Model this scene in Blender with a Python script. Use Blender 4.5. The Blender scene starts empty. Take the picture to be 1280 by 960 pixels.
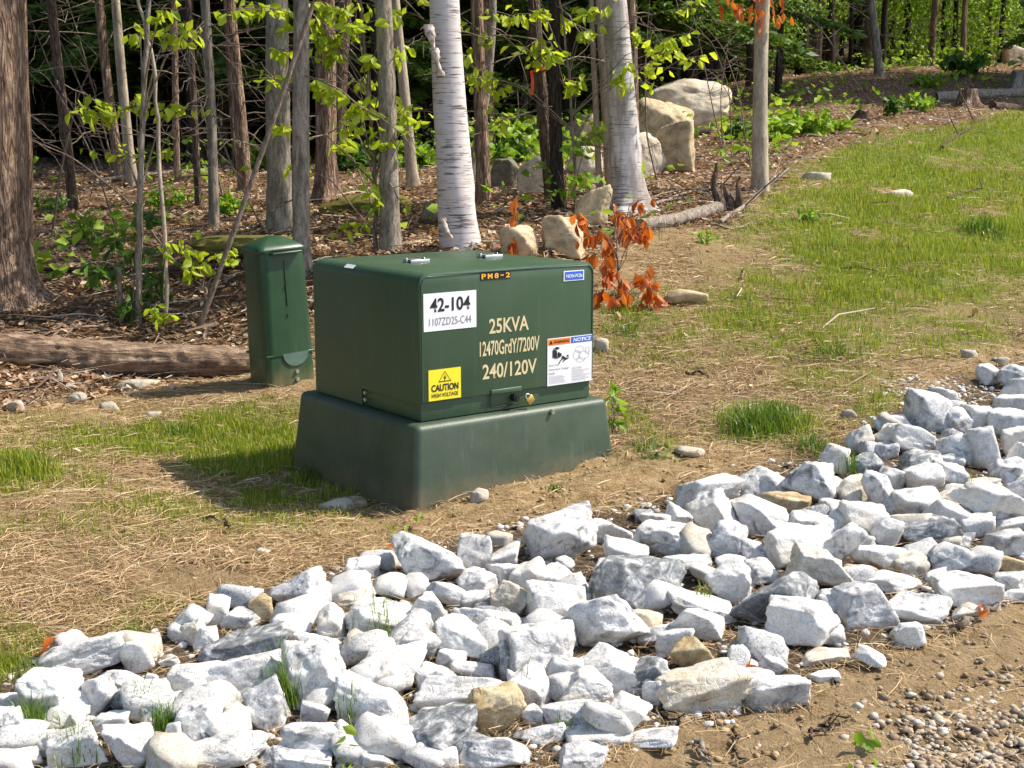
import bpy, bmesh, math, random
import numpy as np
from mathutils import Vector, Matrix, Euler

random.seed(7)
RNG = np.random.default_rng(11)
R = math.radians
SC = bpy.context.scene
COL = SC.collection

# ------------------------------------------------------------------ camera, sky, sun, exposure
FPX, PITCH, EYE = 1648.4, 0.1808, 1.62
cam_data = bpy.data.cameras.new('camera')
cam_data.sensor_width = 36.0
cam_data.lens = 36.0 * FPX / 1280.0
cam_data.clip_start = 0.05
cam_data.clip_end = 600.0
cam = bpy.data.objects.new('camera', cam_data)
cam.location = (0, 0, EYE)
cam.rotation_euler = (math.pi / 2 - PITCH, 0, 0)
COL.objects.link(cam)
SC.camera = cam

SUN_EL, SUN_AZ = R(50), R(80)            # azimuth clockwise from +y (straight ahead)
world = bpy.data.worlds.new('World')
SC.world = world
world.use_nodes = True
wn = world.node_tree
bg = wn.nodes['Background']
sky = wn.nodes.new('ShaderNodeTexSky')
sky.sky_type = 'NISHITA'
sky.sun_disc = False
sky.sun_elevation = SUN_EL
sky.sun_rotation = SUN_AZ
sky.dust_density = 1.5
wn.links.new(sky.outputs[0], bg.inputs[0])
bg.inputs[1].default_value = 0.15
sun_data = bpy.data.lights.new('sun', 'SUN')
sun_data.energy = 4.3
sun_data.angle = R(0.5)
sun_data.color = (1.0, 0.91, 0.78)
sun = bpy.data.objects.new('sun', sun_data)
sdir = Vector((math.sin(SUN_AZ) * math.cos(SUN_EL), math.cos(SUN_AZ) * math.cos(SUN_EL), math.sin(SUN_EL)))
sun.rotation_euler = sdir.to_track_quat('Z', 'Y').to_euler()
COL.objects.link(sun)
SC.view_settings.view_transform = 'Standard'
SC.view_settings.look = 'None'
SC.view_settings.exposure = 0.76
SC.view_settings.gamma = 1.0
SC.cycles.max_bounces = 6
SC.cycles.diffuse_bounces = 3
SC.cycles.transparent_max_bounces = 4
SC.cycles.use_denoising = True

# ------------------------------------------------------------------ projection helpers
CP, SP = math.cos(PITCH), math.sin(PITCH)

def project(x, y, z):
    d = y * CP - (z - EYE) * SP
    u = y * SP + (z - EYE) * CP
    d = np.where(np.abs(d) < 1e-3, 1e-3, d)
    return 640 + FPX * x / d, 480 - FPX * u / d

def ray(px, py):
    a, b = (px - 640) / FPX, (480 - py) / FPX
    return np.array([a, CP + b * SP, -SP + b * CP])

def at_depth(px, py, y):
    r = ray(px, py)
    t = y / r[1]
    return np.array([0, 0, EYE]) + r * t

# ------------------------------------------------------------------ noise
def _hash(i, j, k, s):
    h = (i * 374761393 + j * 668265263 + k * 2147483647 + s * 974634777) & 0xffffffff
    h = ((h ^ (h >> 13)) * 1274126177) & 0xffffffff
    return ((h ^ (h >> 16)) & 0xffffff) / float(0xffffff)

def vnoise(P, s=0):
    P = np.asarray(P, float)
    I = np.floor(P).astype(np.int64)
    F = P - I
    F = F * F * (3 - 2 * F)
    out = 0
    for a in (0, 1):
        wa = F[:, 0] if a else 1 - F[:, 0]
        for b in (0, 1):
            wb = F[:, 1] if b else 1 - F[:, 1]
            for c in (0, 1):
                wc = F[:, 2] if c else 1 - F[:, 2]
                out = out + wa * wb * wc * _hash(I[:, 0] + a, I[:, 1] + b, I[:, 2] + c, s)
    return out * 2 - 1

def fbm(P, octaves=4, s=0, gain=.5):
    P = np.asarray(P, float)
    out, amp = 0, 1.0
    for o in range(octaves):
        out = out + amp * vnoise(P * 2 ** o + 17.3 * o, s + o)
        amp *= gain
    return out

def fbm2(x, y, sc, octaves=4, s=0):
    return fbm(np.stack([x * sc, y * sc, np.full_like(x, .37)], -1), octaves, s)

# ------------------------------------------------------------------ terrain
def gz(px, py, y):          # height where the ray through (px,py) is at distance y
    return at_depth(px, py, y)

CTRL = [gz(*c) for c in [
    (520, 643, 5.62), (760, 569, 6.30), (376, 589, 6.50), (325, 487, 7.9), (0, 450, 8.8), (150, 458, 8.9), (300, 452, 9.0),
    (15, 395, 9.8), (377, 342, 10.1), (350, 287, 11.6), (410, 250, 13.0), (490, 316, 10.5), (575, 312, 10.3), (675, 322, 9.7),
    (785, 268, 11.6), (200, 216, 17.5), (30, 222, 17.0), (320, 222, 16.5), (60, 203, 23), (300, 203, 21),
    (1280, 470, 7.5), (1280, 740, 4.4), (1280, 960, 3.2), (640, 960, 3.23), (0, 960, 3.25), (300, 960, 3.25), (900, 960, 3.22),
    (0, 700, 4.75), (0, 600, 5.75), (300, 700, 4.8), (900, 700, 4.75), (1000, 600, 5.75), (900, 500, 7.1), (1100, 420, 8.3),
    (900, 400, 8.6), (1280, 350, 9.9), (1000, 320, 10.2), (1280, 250, 13.5), (1280, 150, 20), (1100, 165, 18), (950, 240, 12.8),
    (850, 228, 14), (1000, 192, 16.0), (1210, 128, 24), (1270, 82, 32), (1020, 105, 26), (1110, 90, 28), (650, 222, 14.5),
    (560, 205, 18.5), (480, 210, 17.5), (200, 300, 12.5), (100, 340, 11.2), (800, 330, 9.9)]]
CTRL += [np.array(c, float) for c in [
    (0, 0, 0), (-3, 0, 0), (3, 0, 0), (0, -6, -.1), (-10, -6, 0), (10, -6, 0), (-8, 5, .05), (8, 4, .05), (-14, 14, .9), (12, 10, .5),
    (-18, 30, 1.4), (0, 34, 2.0), (20, 30, 3.2), (-30, 60, 3), (0, 60, 4.5), (34, 60, 7.5), (-60, 110, 8), (0, 120, 11), (70, 110, 16),
    (40, 20, 2.2), (-40, 15, 1.0), (-50, -10, 0), (50, -10, .5)]]
CTRL = np.array(CTRL)

def _tps_fit(C, lam=.03):
    n = len(C)
    d = np.hypot(C[:, None, 0] - C[None, :, 0], C[:, None, 1] - C[None, :, 1])
    K = np.where(d > 0, d * d * np.log(d + 1e-9), 0) + lam * np.eye(n)
    Pm = np.c_[np.ones(n), C[:, :2]]
    A = np.block([[K, Pm], [Pm.T, np.zeros((3, 3))]])
    return np.linalg.solve(A, np.r_[C[:, 2], 0, 0, 0])
_W = _tps_fit(CTRL)

def terrain(x, y):
    x = np.atleast_1d(np.asarray(x, float)); y = np.atleast_1d(np.asarray(y, float))
    z = _W[-3] + _W[-2] * x + _W[-1] * y
    for i, c in enumerate(CTRL):
        d2 = (x - c[0]) ** 2 + (y - c[1]) ** 2
        z = z + _W[i] * .5 * d2 * np.log(d2 + 1e-9)
    z = z + .035 * fbm2(x, y, .9, 3, 3) * np.clip((y - 3) / 3, .25, 1.5)
    # heaped soil against the pad's front and a slight hollow below the rocks
    z = z + .045 * np.exp(-(((x - .02) / .42) ** 2 + ((y - 5.72) / .28) ** 2))
    return z

def tz(x, y):
    return float(terrain(x, y)[0])

def ground_hit(px, py):
    r = ray(px, py)
    ts = np.concatenate([np.arange(2.5, 20, .05), np.arange(20, 60, .25)])
    X, Y, Z = r[0] * ts, r[1] * ts, EYE + r[2] * ts
    below = np.nonzero(Z < terrain(X, Y))[0]
    if len(below) == 0:
        t = 40.0
    else:
        i = max(below[0], 1)
        a, b = ts[i - 1], ts[i]
        for _ in range(14):
            m = (a + b) / 2
            if EYE + r[2] * m < tz(r[0] * m, r[1] * m): b = m
            else: a = m
        t = b
    x, y = r[0] * t, r[1] * t
    return np.array([x, y, tz(x, y)])

# ------------------------------------------------------------------ mesh helpers
class MB:
    def __init__(self):
        self.v, self.f, self.n = [], [], 0
    def add(self, V, F, mi=0):
        V = np.asarray(V, float).reshape(-1, 3)
        F = np.asarray(F, np.int64)
        self.v.append(V); self.f.append((F + self.n, mi)); self.n += len(V)
        return self
    def mesh(self, name, mats, smooth=True):
        V = np.concatenate(self.v)
        me = bpy.data.meshes.new(name)
        me.vertices.add(len(V)); me.vertices.foreach_set('co', V.ravel())
        loops = np.concatenate([f.ravel() for f, _ in self.f])
        tot = np.concatenate([np.full(len(f), f.shape[1]) for f, _ in self.f])
        mis = np.concatenate([np.full(len(f), m) for f, m in self.f])
        me.loops.add(len(loops)); me.loops.foreach_set('vertex_index', loops.astype(np.int32))
        me.polygons.add(len(tot))
        me.polygons.foreach_set('loop_start', np.r_[0, np.cumsum(tot)[:-1]].astype(np.int32))
        me.polygons.foreach_set('material_index', mis.astype(np.int32))
        me.polygons.foreach_set('use_smooth', np.full(len(tot), smooth))
        me.update(calc_edges=True)
        for m in (mats if isinstance(mats, (list, tuple)) else [mats]):
            me.materials.append(m)
        return me
    def build(self, name, mats, parent=None, smooth=True, loc=None):
        return link(name, self.mesh(name, mats, smooth), parent, loc)

def link(name, me, parent=None, loc=None):
    o = bpy.data.objects.new(name, me)
    COL.objects.link(o)
    if parent is not None: o.parent = parent
    if loc is not None: o.location = loc
    return o

def empty(name, loc=(0, 0, 0), rz=0):
    o = bpy.data.objects.new(name, None)
    o.empty_display_size = .1
    o.location = loc; o.rotation_euler = (0, 0, rz)
    COL.objects.link(o)
    return o

def tag(o, label=None, cat=None, group=None, kind=None):
    if label: o['label'] = label
    if cat: o['category'] = cat
    if group: o['group'] = group
    if kind: o['kind'] = kind
    return o

def tube(P, rad, sides=10, cap=True, wob=0, seed=0):
    P = np.asarray(P, float); n = len(P)
    rad = np.broadcast_to(np.asarray(rad, float), (n,))
    T = np.gradient(P, axis=0); T /= np.linalg.norm(T, axis=1)[:, None] + 1e-9
    ref = np.array([1, 0, 0.]) if abs(T[0, 0]) < .8 else np.array([0, 1, 0.])
    A = np.cross(T, ref); A /= np.linalg.norm(A, axis=1)[:, None] + 1e-9
    B = np.cross(T, A)
    th = np.linspace(0, 2 * np.pi, sides, endpoint=False)
    ring = np.cos(th)[None, :, None] * A[:, None] + np.sin(th)[None, :, None] * B[:, None]
    rr = np.repeat(rad[:, None], sides, 1)
    if wob:
        q = np.stack([np.cos(th)[None].repeat(n, 0) * 1.3, np.sin(th)[None].repeat(n, 0) * 1.3, np.arange(n)[:, None].repeat(sides, 1) * .35], -1).reshape(-1, 3)
        rr = rr * (1 + wob * fbm(q, 3, seed).reshape(n, sides))
    V = (P[:, None] + ring * rr[..., None]).reshape(-1, 3)
    i = np.arange(n - 1)[:, None] * sides; j = np.arange(sides)[None]; j2 = (j + 1) % sides
    F = np.stack([i + j, i + sides + j, i + sides + j2, i + j2], -1).reshape(-1, 4)
    return V, F

def add_tube(mb, P, rad, sides=8, mi=0, **k):
    V, F = tube(P, rad, sides, **k)
    n0 = len(V)
    mb.add(V, F, mi)
    P = np.asarray(P, float)
    for e, idx in ((0, np.arange(sides)), (1, np.arange(n0 - sides, n0)[::-1])):
        mb.add(V[idx], np.arange(sides)[None, :] if True else None, mi)
    return mb

def rbox(size, center=(0, 0, 0), bevel=0.0, seg=2, rot=None):
    bm = bmesh.new()
    bmesh.ops.create_cube(bm, size=1)
    bmesh.ops.scale(bm, vec=size, verts=bm.verts)
    if bevel:
        bmesh.ops.bevel(bm, geom=list(bm.edges), offset=bevel, segments=seg, affect='EDGES', profile=.5)
    V = np.array([v.co[:] for v in bm.verts])
    bm.verts.index_update()
    F = [[v.index for v in f.verts] for f in bm.faces]
    bm.free()
    if rot is not None: V = V @ np.array(rot.to_3x3()).T
    return V + np.array(center), F

def add_poly(mb, V, F, mi=0):
    by = {}
    for f in F: by.setdefault(len(f), []).append(f)
    base = mb.n
    first = True
    for k, fs in by.items():
        if first:
            mb.add(V, fs, mi); first = False
        else:
            mb.f.append((np.asarray(fs, np.int64) + base, mi))
    return mb

def add_box(mb, size, center, bevel=0.0, mi=0, seg=2, rot=None):
    V, F = rbox(size, center, bevel, seg, rot)
    return add_poly(mb, V, F, mi)

# ------------------------------------------------------------------ material helpers
def mat(name):
    m = bpy.data.materials.new(name); m.use_nodes = True
    nt = m.node_tree
    return m, nt, nt.nodes['Principled BSDF']

def N(nt, t, **kw):
    n = nt.nodes.new(t)
    for k, v in kw.items():
        if k.startswith('i_'):
            n.inputs[int(k[2:]) if k[2:].isdigit() else k[2:].replace('_', ' ')].default_value = v
        else: setattr(n, k, v)
    return n

def ramp(nt, fac, stops):
    r = nt.nodes.new('ShaderNodeValToRGB')
    el = r.color_ramp.elements
    while len(el) < len(stops): el.new(.5)
    for e, (p, c) in zip(el, stops):
        e.position = p
        e.color = (c[0], c[1], c[2], 1) if isinstance(c, (tuple, list)) else (c, c, c, 1)
    nt.links.new(fac, r.inputs[0])
    return r.outputs[0]

def mixc(nt, fac, a, b, blend='MIX'):
    m = nt.nodes.new('ShaderNodeMix'); m.data_type = 'RGBA'; m.blend_type = blend
    for sock, v in ((m.inputs[0], fac), (m.inputs[6], a), (m.inputs[7], b)):
        if hasattr(v, 'is_linked'): nt.links.new(v, sock)
        elif isinstance(v, (int, float)): sock.default_value = v if sock == m.inputs[0] else (v, v, v, 1)
        else: sock.default_value = (v[0], v[1], v[2], 1)
    return m.outputs[2]

def coords(nt, scale=(1, 1, 1), rnd=False):
    tc = N(nt, 'ShaderNodeTexCoord')
    mp = N(nt, 'ShaderNodeMapping')
    mp.inputs[3].default_value = scale
    nt.links.new(tc.outputs['Object'], mp.inputs[0])
    if rnd:
        oi = N(nt, 'ShaderNodeObjectInfo')
        mu = N(nt, 'ShaderNodeMath', operation='MULTIPLY'); mu.inputs[1].default_value = 57.0
        nt.links.new(oi.outputs['Random'], mu.inputs[0])
        cx = N(nt, 'ShaderNodeCombineXYZ')
        for i in range(3): nt.links.new(mu.outputs[0], cx.inputs[i])
        nt.links.new(cx.outputs[0], mp.inputs[1])
        return mp.outputs[0], oi.outputs['Random']
    return mp.outputs[0]

def noise(nt, vec, scale, detail=4, rough=.55, dist=0):
    n = N(nt, 'ShaderNodeTexNoise')
    n.inputs['Scale'].default_value = scale; n.inputs['Detail'].default_value = detail
    n.inputs['Roughness'].default_value = rough; n.inputs['Distortion'].default_value = dist
    nt.links.new(vec, n.inputs['Vector'])
    return n.outputs[0]

def bump(nt, bsdf, h, strength=.4, dist=.01):
    b = N(nt, 'ShaderNodeBump'); b.inputs['Strength'].default_value = strength; b.inputs['Distance'].default_value = dist
    nt.links.new(h, b.inputs['Height']); nt.links.new(b.outputs[0], bsdf.inputs['Normal'])

def plain(name, col, rough=.6, spec=.5, metal=0, var=.12, nscale=30, bmp=0):
    m, nt, b = mat(name)
    v = coords(nt)
    f = noise(nt, v, nscale, 4)
    c = mixc(nt, f, [x * (1 - var) for x in col], [min(1, x * (1 + var)) for x in col])
    nt.links.new(c, b.inputs['Base Color'])
    b.inputs['Roughness'].default_value = rough
    b.inputs['Specular IOR Level'].default_value = spec
    b.inputs['Metallic'].default_value = metal
    if bmp: bump(nt, b, noise(nt, v, nscale * 6, 3), bmp, .003)
    return m

def leafmat(name, stops, trans=.35, rough=.5):
    m, nt, b = mat(name)
    g = N(nt, 'ShaderNodeNewGeometry')
    c = ramp(nt, g.outputs['Random Per Island'], stops)
    nt.links.new(c, b.inputs['Base Color'])
    b.inputs['Roughness'].default_value = rough
    b.inputs['Specular IOR Level'].default_value = .35
    t = N(nt, 'ShaderNodeBsdfTranslucent')
    c2 = mixc(nt, 1.0, c, (1.25, 1.25, .7), 'MULTIPLY')
    nt.links.new(c2, t.inputs[0])
    mx = N(nt, 'ShaderNodeMixShader'); mx.inputs[0].default_value = trans
    out = nt.nodes['Material Output']
    nt.links.new(b.outputs[0], mx.inputs[1]); nt.links.new(t.outputs[0], mx.inputs[2]); nt.links.new(mx.outputs[0], out.inputs[0])
    return m

def marble(name, light, mid, dark, lo, hi, vscale=9, warm=None, warmth=.0, rough=.62):
    m, nt, b = mat(name)
    v, rnd = coords(nt, (1, 1, 1), True)
    n1 = noise(nt, v, vscale, 7, .62, 1.6)
    n2 = noise(nt, v, vscale * 2.7, 5, .6, 2.5)
    vein = N(nt, 'ShaderNodeMath', operation='SUBTRACT'); vein.inputs[1].default_value = .5
    nt.links.new(n2, vein.inputs[0])
    ab = N(nt, 'ShaderNodeMath', operation='ABSOLUTE'); nt.links.new(vein.outputs[0], ab.inputs[0])
    c1 = ramp(nt, n1, [(lo, dark), ((lo + hi) / 2, mid), (hi, light)])
    vm = ramp(nt, ab.outputs[0], [(.0, .50), (.03, 1.0)])
    c2 = mixc(nt, .8, c1, vm, 'MULTIPLY')
    if warm:
        n3 = noise(nt, v, vscale * .55, 4, .6, .6)
        f3 = ramp(nt, n3, [(.52, 0.0), (.72, warmth)])
        c2 = mixc(nt, f3, c2, warm)
    fine = noise(nt, v, 140, 3, .7)
    c3 = mixc(nt, .22, c2, ramp(nt, fine, [(.3, .55), (.65, 1.0)]), 'MULTIPLY')
    dv = noise(nt, v, 6.5, 6, .7)
    c3 = mixc(nt, ramp(nt, dv, [(.60, 0.), (.74, .5)]), c3, (.36, .26, .15))
    nt.links.new(c3, b.inputs['Base Color'])
    b.inputs['Roughness'].default_value = rough
    b.inputs['Specular IOR Level'].default_value = .35
    nb = noise(nt, v, 38, 8, .68)
    ad = N(nt, 'ShaderNodeMath', operation='MULTIPLY_ADD'); ad.inputs[1].default_value = .5
    nt.links.new(n2, ad.inputs[0]); nt.links.new(nb, ad.inputs[2])
    cr = N(nt, 'ShaderNodeTexVoronoi'); cr.feature = 'DISTANCE_TO_EDGE'; cr.inputs['Scale'].default_value = vscale * 1.1
    dvec = N(nt, 'ShaderNodeTexNoise'); dvec.inputs['Scale'].default_value = vscale * 1.5; nt.links.new(v, dvec.inputs['Vector'])
    nt.links.new(mixc(nt, .25, v, dvec.outputs['Color']), cr.inputs['Vector'])
    ck = ramp(nt, cr.outputs['Distance'], [(.0, 0.), (.03, 1.)])
    ad2 = N(nt, 'ShaderNodeMath', operation='MULTIPLY_ADD'); ad2.inputs[1].default_value = .35
    nt.links.new(ck, ad2.inputs[0]); nt.links.new(ad.outputs[0], ad2.inputs[2])
    bump(nt, b, ad2.outputs[0], .5, .011)
    return m

def bark(name, c0, c1, c2, stretch=.12, sc=34, bstr=.8, lichen=None):
    stretch = max(stretch, .2)
    m, nt, b = mat(name)
    v, rnd = coords(nt, (1, 1, stretch), True)
    n1 = noise(nt, v, sc, 7, .65, .4)
    c = ramp(nt, n1, [(.32, c0), (.52, c1), (.72, c2)])
    v2 = coords(nt)
    n2 = noise(nt, v2, 3.2, 4)
    c = mixc(nt, .5, c, ramp(nt, n2, [(.3, .6), (.7, 1.0)]), 'MULTIPLY')
    v5, _ = coords(nt, (1, 1, .38), True)
    n5 = noise(nt, v5, 75, 6, .75, .8)
    c = mixc(nt, .75, c, ramp(nt, n5, [(.36, .35), (.50, 1.0)]), 'MULTIPLY')
    c = mixc(nt, 1.0, c, (1.25, 1.25, 1.25), 'MULTIPLY')
    if bstr >= .8 and name != 'log_bark':
        v6, _ = coords(nt, (1, 1, .12), True)
        wv = N(nt, 'ShaderNodeTexNoise'); wv.inputs['Scale'].default_value = 14; nt.links.new(v6, wv.inputs['Vector'])
        vo = N(nt, 'ShaderNodeTexVoronoi'); vo.feature = 'DISTANCE_TO_EDGE'; vo.inputs['Scale'].default_value = sc * .95
        nt.links.new(mixc(nt, .16, v6, wv.outputs['Color']), vo.inputs['Vector'])
        pl = ramp(nt, vo.outputs['Distance'], [(.02, .22), (.16, 1.0)])
        c = mixc(nt, .5, c, pl, 'MULTIPLY')
        ad = N(nt, 'ShaderNodeMath', operation='MULTIPLY_ADD'); ad.inputs[1].default_value = .55
        nt.links.new(pl, ad.inputs[0]); nt.links.new(n1, ad.inputs[2]); n1 = ad.outputs[0]
    if lichen:
        n3 = noise(nt, v2, 11, 6, .7)
        c = mixc(nt, ramp(nt, n3, [(.55, 0.), (.66, .75)]), c, lichen)
    nt.links.new(c, b.inputs['Base Color'])
    b.inputs['Roughness'].default_value = .9; b.inputs['Specular IOR Level'].default_value = .2
    bump(nt, b, n1, min(1, bstr * 1.2), .035)
    return m

def birchmat():
    m, nt, b = mat('birch_bark')
    v, rnd = coords(nt, (1, 1, 1), True)
    base = mixc(nt, noise(nt, v, 4, 4), (.50, .45, .43), (.68, .64, .62))
    v2, _ = coords(nt, (6, 6, 85), True)
    l = noise(nt, v2, 1.0, 3, .6, .2)
    v3, _ = coords(nt, (1, 1, 1), True)
    dens = noise(nt, v3, 2.2, 4, .6)
    ad = N(nt, 'ShaderNodeMath', operation='MULTIPLY_ADD'); ad.inputs[1].default_value = .62
    nt.links.new(dens, ad.inputs[0]); nt.links.new(l, ad.inputs[2])
    f = ramp(nt, ad.outputs[0], [(.87, 0.), (.95, .92)])
    c = mixc(nt, f, base, (.10, .08, .07))
    v4, _ = coords(nt, (2, 2, 26), True)
    p = noise(nt, v4, 1.5, 4, .6)
    c = mixc(nt, ramp(nt, p, [(.52, 0.), (.68, .55)]), c, (.40, .32, .27))
    nt.links.new(c, b.inputs['Base Color'])
    b.inputs['Roughness'].default_value = .65; b.inputs['Specular IOR Level'].default_value = .3
    bump(nt, b, l, .25, .004)
    return m

M = {}
M['W'] = marble('white_marble', (.75, .735, .70), (.63, .62, .595), (.36, .36, .355), .31, .50, 9, (.62, .52, .37), .5)
M['V'] = marble('veined_marble', (.72, .71, .685), (.56, .555, .545), (.23, .235, .245), .35, .53, 12, (.62, .55, .44), .25)
M['G'] = marble('grey_marble', (.72, .71, .69), (.50, .50, .50), (.23, .235, .245), .34, .57, 11)
M['D'] = marble('dark_grey_stone', (.70, .70, .69), (.31, .325, .33), (.15, .16, .165), .40, .64, 15)
M['C'] = marble('cream_marble', (.68, .64, .56), (.57, .51, .40), (.36, .33, .29), .30, .55, 8, (.62, .46, .24), .55)
M['T'] = marble('ochre_stone', (.60, .50, .33), (.45, .33, .17), (.26, .20, .13), .34, .62, 9, (.55, .37, .14), .6)
M['B'] = marble('tan_boulder', (.62, .50, .32), (.48, .375, .225), (.24, .19, .12), .32, .62, 4, (.44, .35, .21), .5, .85)
M['P'] = marble('pale_boulder', (.64, .56, .44), (.52, .43, .31), (.27, .22, .15), .30, .58, 4, (.44, .36, .24), .45, .85)
M['S'] = marble('fieldstone', (.52, .47, .38), (.42, .37, .29), (.30, .26, .20), .30, .62, 6, (.42, .33, .20), .4, .85)
M['K'] = marble('dark_boulder', (.26, .23, .19), (.17, .15, .12), (.09, .08, .07), .32, .62, 5, (.16, .17, .07), .5, .9)

M['green'] = plain('green_painted_steel', (.040, .082, .044), .36, .5, 0, .08, 5)
M['greenpad'] = None
M['bark_pine'] = bark('pine_bark', (.10, .063, .042), (.34, .225, .155), (.56, .41, .31), .12, 26, 1.0)
M['bark_brown'] = bark('brown_bark', (.05, .034, .024), (.18, .125, .092), (.33, .24, .18), .14, 36, .9)
M['bark_grey'] = bark('grey_bark', (.10, .085, .065), (.27, .23, .18), (.44, .385, .315), .25, 24, .7, (.30, .31, .25))
M['bark_pale'] = bark('pale_smooth_bark', (.20, .165, .12), (.36, .30, .225), (.50, .43, .33), .2, 18, .3)
M['bark_dark'] = bark('dark_bark', (.022, .017, .013), (.06, .045, .034), (.11, .085, .065), .15, 40, .8)
M['dead_wood'] = bark('weathered_wood', (.14, .11, .085), (.30, .25, .20), (.46, .40, .33), .08, 40, .7)
M['twig'] = bark('twig_bark', (.10, .075, .055), (.22, .17, .13), (.36, .30, .24), .3, 40, .4)
M['birch'] = birchmat()
M['birch_grey'] = birchmat()
_nt = M['birch_grey'].node_tree
_b = _nt.nodes['Principled BSDF']; _src = _b.inputs['Base Color'].links[0].from_socket
_v = coords(_nt, (3, 3, .8))
_c = mixc(_nt, ramp(_nt, noise(_nt, _v, 2.6, 6, .65), [(.42, 0.), (.62, .85)]), _src, (.20, .165, .135))
_nt.links.new(_c, _b.inputs['Base Color'])
M['birch_inner'] = bark('birch_inner_bark', (.14, .10, .08), (.50, .42, .35), (.74, .70, .66), 1.0, 22, .3)
M['log'] = bark('log_bark', (.055, .036, .024), (.26, .175, .115), (.50, .375, .265), 1.0, 26, 1.0)
M['leaf_beech'] = leafmat('beech_leaves', [(0, (.27, .38, .02)), (.5, (.43, .54, .035)), (1, (.58, .64, .07))], .5)
M['leaf_green'] = leafmat('green_leaves', [(0, (.045, .11, .018)), (.6, (.085, .18, .025)), (1, (.17, .27, .04))], .4)
M['leaf_bright'] = leafmat('bright_leaves', [(0, (.13, .25, .02)), (.6, (.23, .38, .035)), (1, (.38, .50, .07))], .45)
M['leaf_dark'] = leafmat('deep_green_leaves', [(0, (.03, .07, .015)), (.6, (.06, .125, .02)), (1, (.11, .19, .03))], .35)
M['needles'] = leafmat('hemlock_needles', [(0, (.045, .10, .02)), (.6, (.11, .195, .03)), (1, (.20, .29, .05))], .35)
M['leaf_orange'] = leafmat('dead_beech_leaves', [(0, (.36, .075, .012)), (.5, (.55, .14, .022)), (1, (.64, .22, .05))], .4)
M['grass'] = leafmat('grass_blades', [(0, (.13, .20, .018)), (.5, (.25, .32, .027)), (.85, (.38, .39, .045)), (1, (.50, .42, .16))], .35, .45)
M['tuft'] = leafmat('lush_grass', [(0, (.06, .13, .015)), (.6, (.12, .21, .022)), (1, (.22, .31, .045))], .35, .4)
M['straw'] = leafmat('dry_straw', [(0, (.17, .105, .055)), (.3, (.36, .235, .12)), (.7, (.52, .37, .205)), (1, (.68, .54, .34))], .15, .6)
M['litter'] = leafmat('leaf_litter', [(0, (.15, .082, .046)), (.4, (.33, .195, .108)), (.8, (.50, .345, .215)), (1, (.66, .54, .40))], .15, .6)
M['white_label'] = plain('white_vinyl', (.80, .80, .82), .4, .4, 0, .03, 20)
M['black_ink'] = plain('black_ink', (.02, .018, .028), .5, .3, 0, .1)
M['grey_ink'] = plain('grey_ink', (.22, .22, .25), .6, .3, 0, .1)
M['pale_ink'] = plain('pale_grey_ink', (.50, .51, .54), .6, .3, 0, .1)
M['yellow'] = plain('yellow_vinyl', (.80, .68, .03), .4, .4, 0, .04, 15)
M['orange'] = plain('orange_vinyl', (.80, .22, .02), .4, .4, 0, .04)
M['amber'] = plain('amber_print', (.80, .42, .03), .4, .4, 0, .04)
M['blue'] = plain('blue_vinyl', (.035, .13, .55), .4, .4, 0, .05)
M['cream_paint'] = plain('cream_stencil_paint', (.62, .52, .30), .6, .3, 0, .08, 40)
M['brass'] = plain('brass', (.62, .43, .14), .35, .5, .8, .15, 60)
M['steel'] = plain('zinc_steel', (.55, .56, .57), .35, .5, .8, .1, 40)
M['black_metal'] = plain('black_metal', (.012, .014, .013), .5, .4, 0, .1)
M['tape'] = plain('orange_flagging', (.85, .09, .02), .5, .4, 0, .1)
M['chalk'] = plain('chalky_fade', (.10, .165, .125), .7, .3, 0, .3, 25)

def padmat():
    m, nt, b = mat('weathered_fibreglass')
    v = coords(nt)
    vs = coords(nt, (9, 9, 1.2))
    n = noise(nt, v, 5, 6, .65)
    c = ramp(nt, n, [(.3, (.034, .058, .036)), (.7, (.064, .092, .060))])
    st = noise(nt, vs, 2.5, 5, .6)
    c = mixc(nt, ramp(nt, st, [(.58, 0.), (.75, .35)]), c, (.12, .15, .12))
    sp = N(nt, 'ShaderNodeSeparateXYZ'); nt.links.new(v, sp.inputs[0])
    mr = N(nt, 'ShaderNodeMapRange'); mr.inputs[1].default_value = -.40; mr.inputs[2].default_value = -.16
    mr.inputs[3].default_value = 1; mr.inputs[4].default_value = 0
    nt.links.new(sp.outputs[2], mr.inputs[0])
    dn = noise(nt, v, 9, 6, .7)
    mm = N(nt, 'ShaderNodeMath', operation='MULTIPLY'); nt.links.new(mr.outputs[0], mm.inputs[0]); nt.links.new(dn, mm.inputs[1])
    c = mixc(nt, ramp(nt, mm.outputs[0], [(.18, 0.), (.6, .8)]), c, (.22, .155, .085))
    nt.links.new(c, b.inputs['Base Color'])
    b.inputs['Roughness'].default_value = .48
    wv = N(nt, 'ShaderNodeTexBrick'); wv.inputs['Scale'].default_value = 60
    nt.links.new(v, wv.inputs['Vector'])
    fine = noise(nt, coords(nt, (1, 1, .3)), 220, 3)
    bump(nt, b, fine, .35, .003)
    return m
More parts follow.
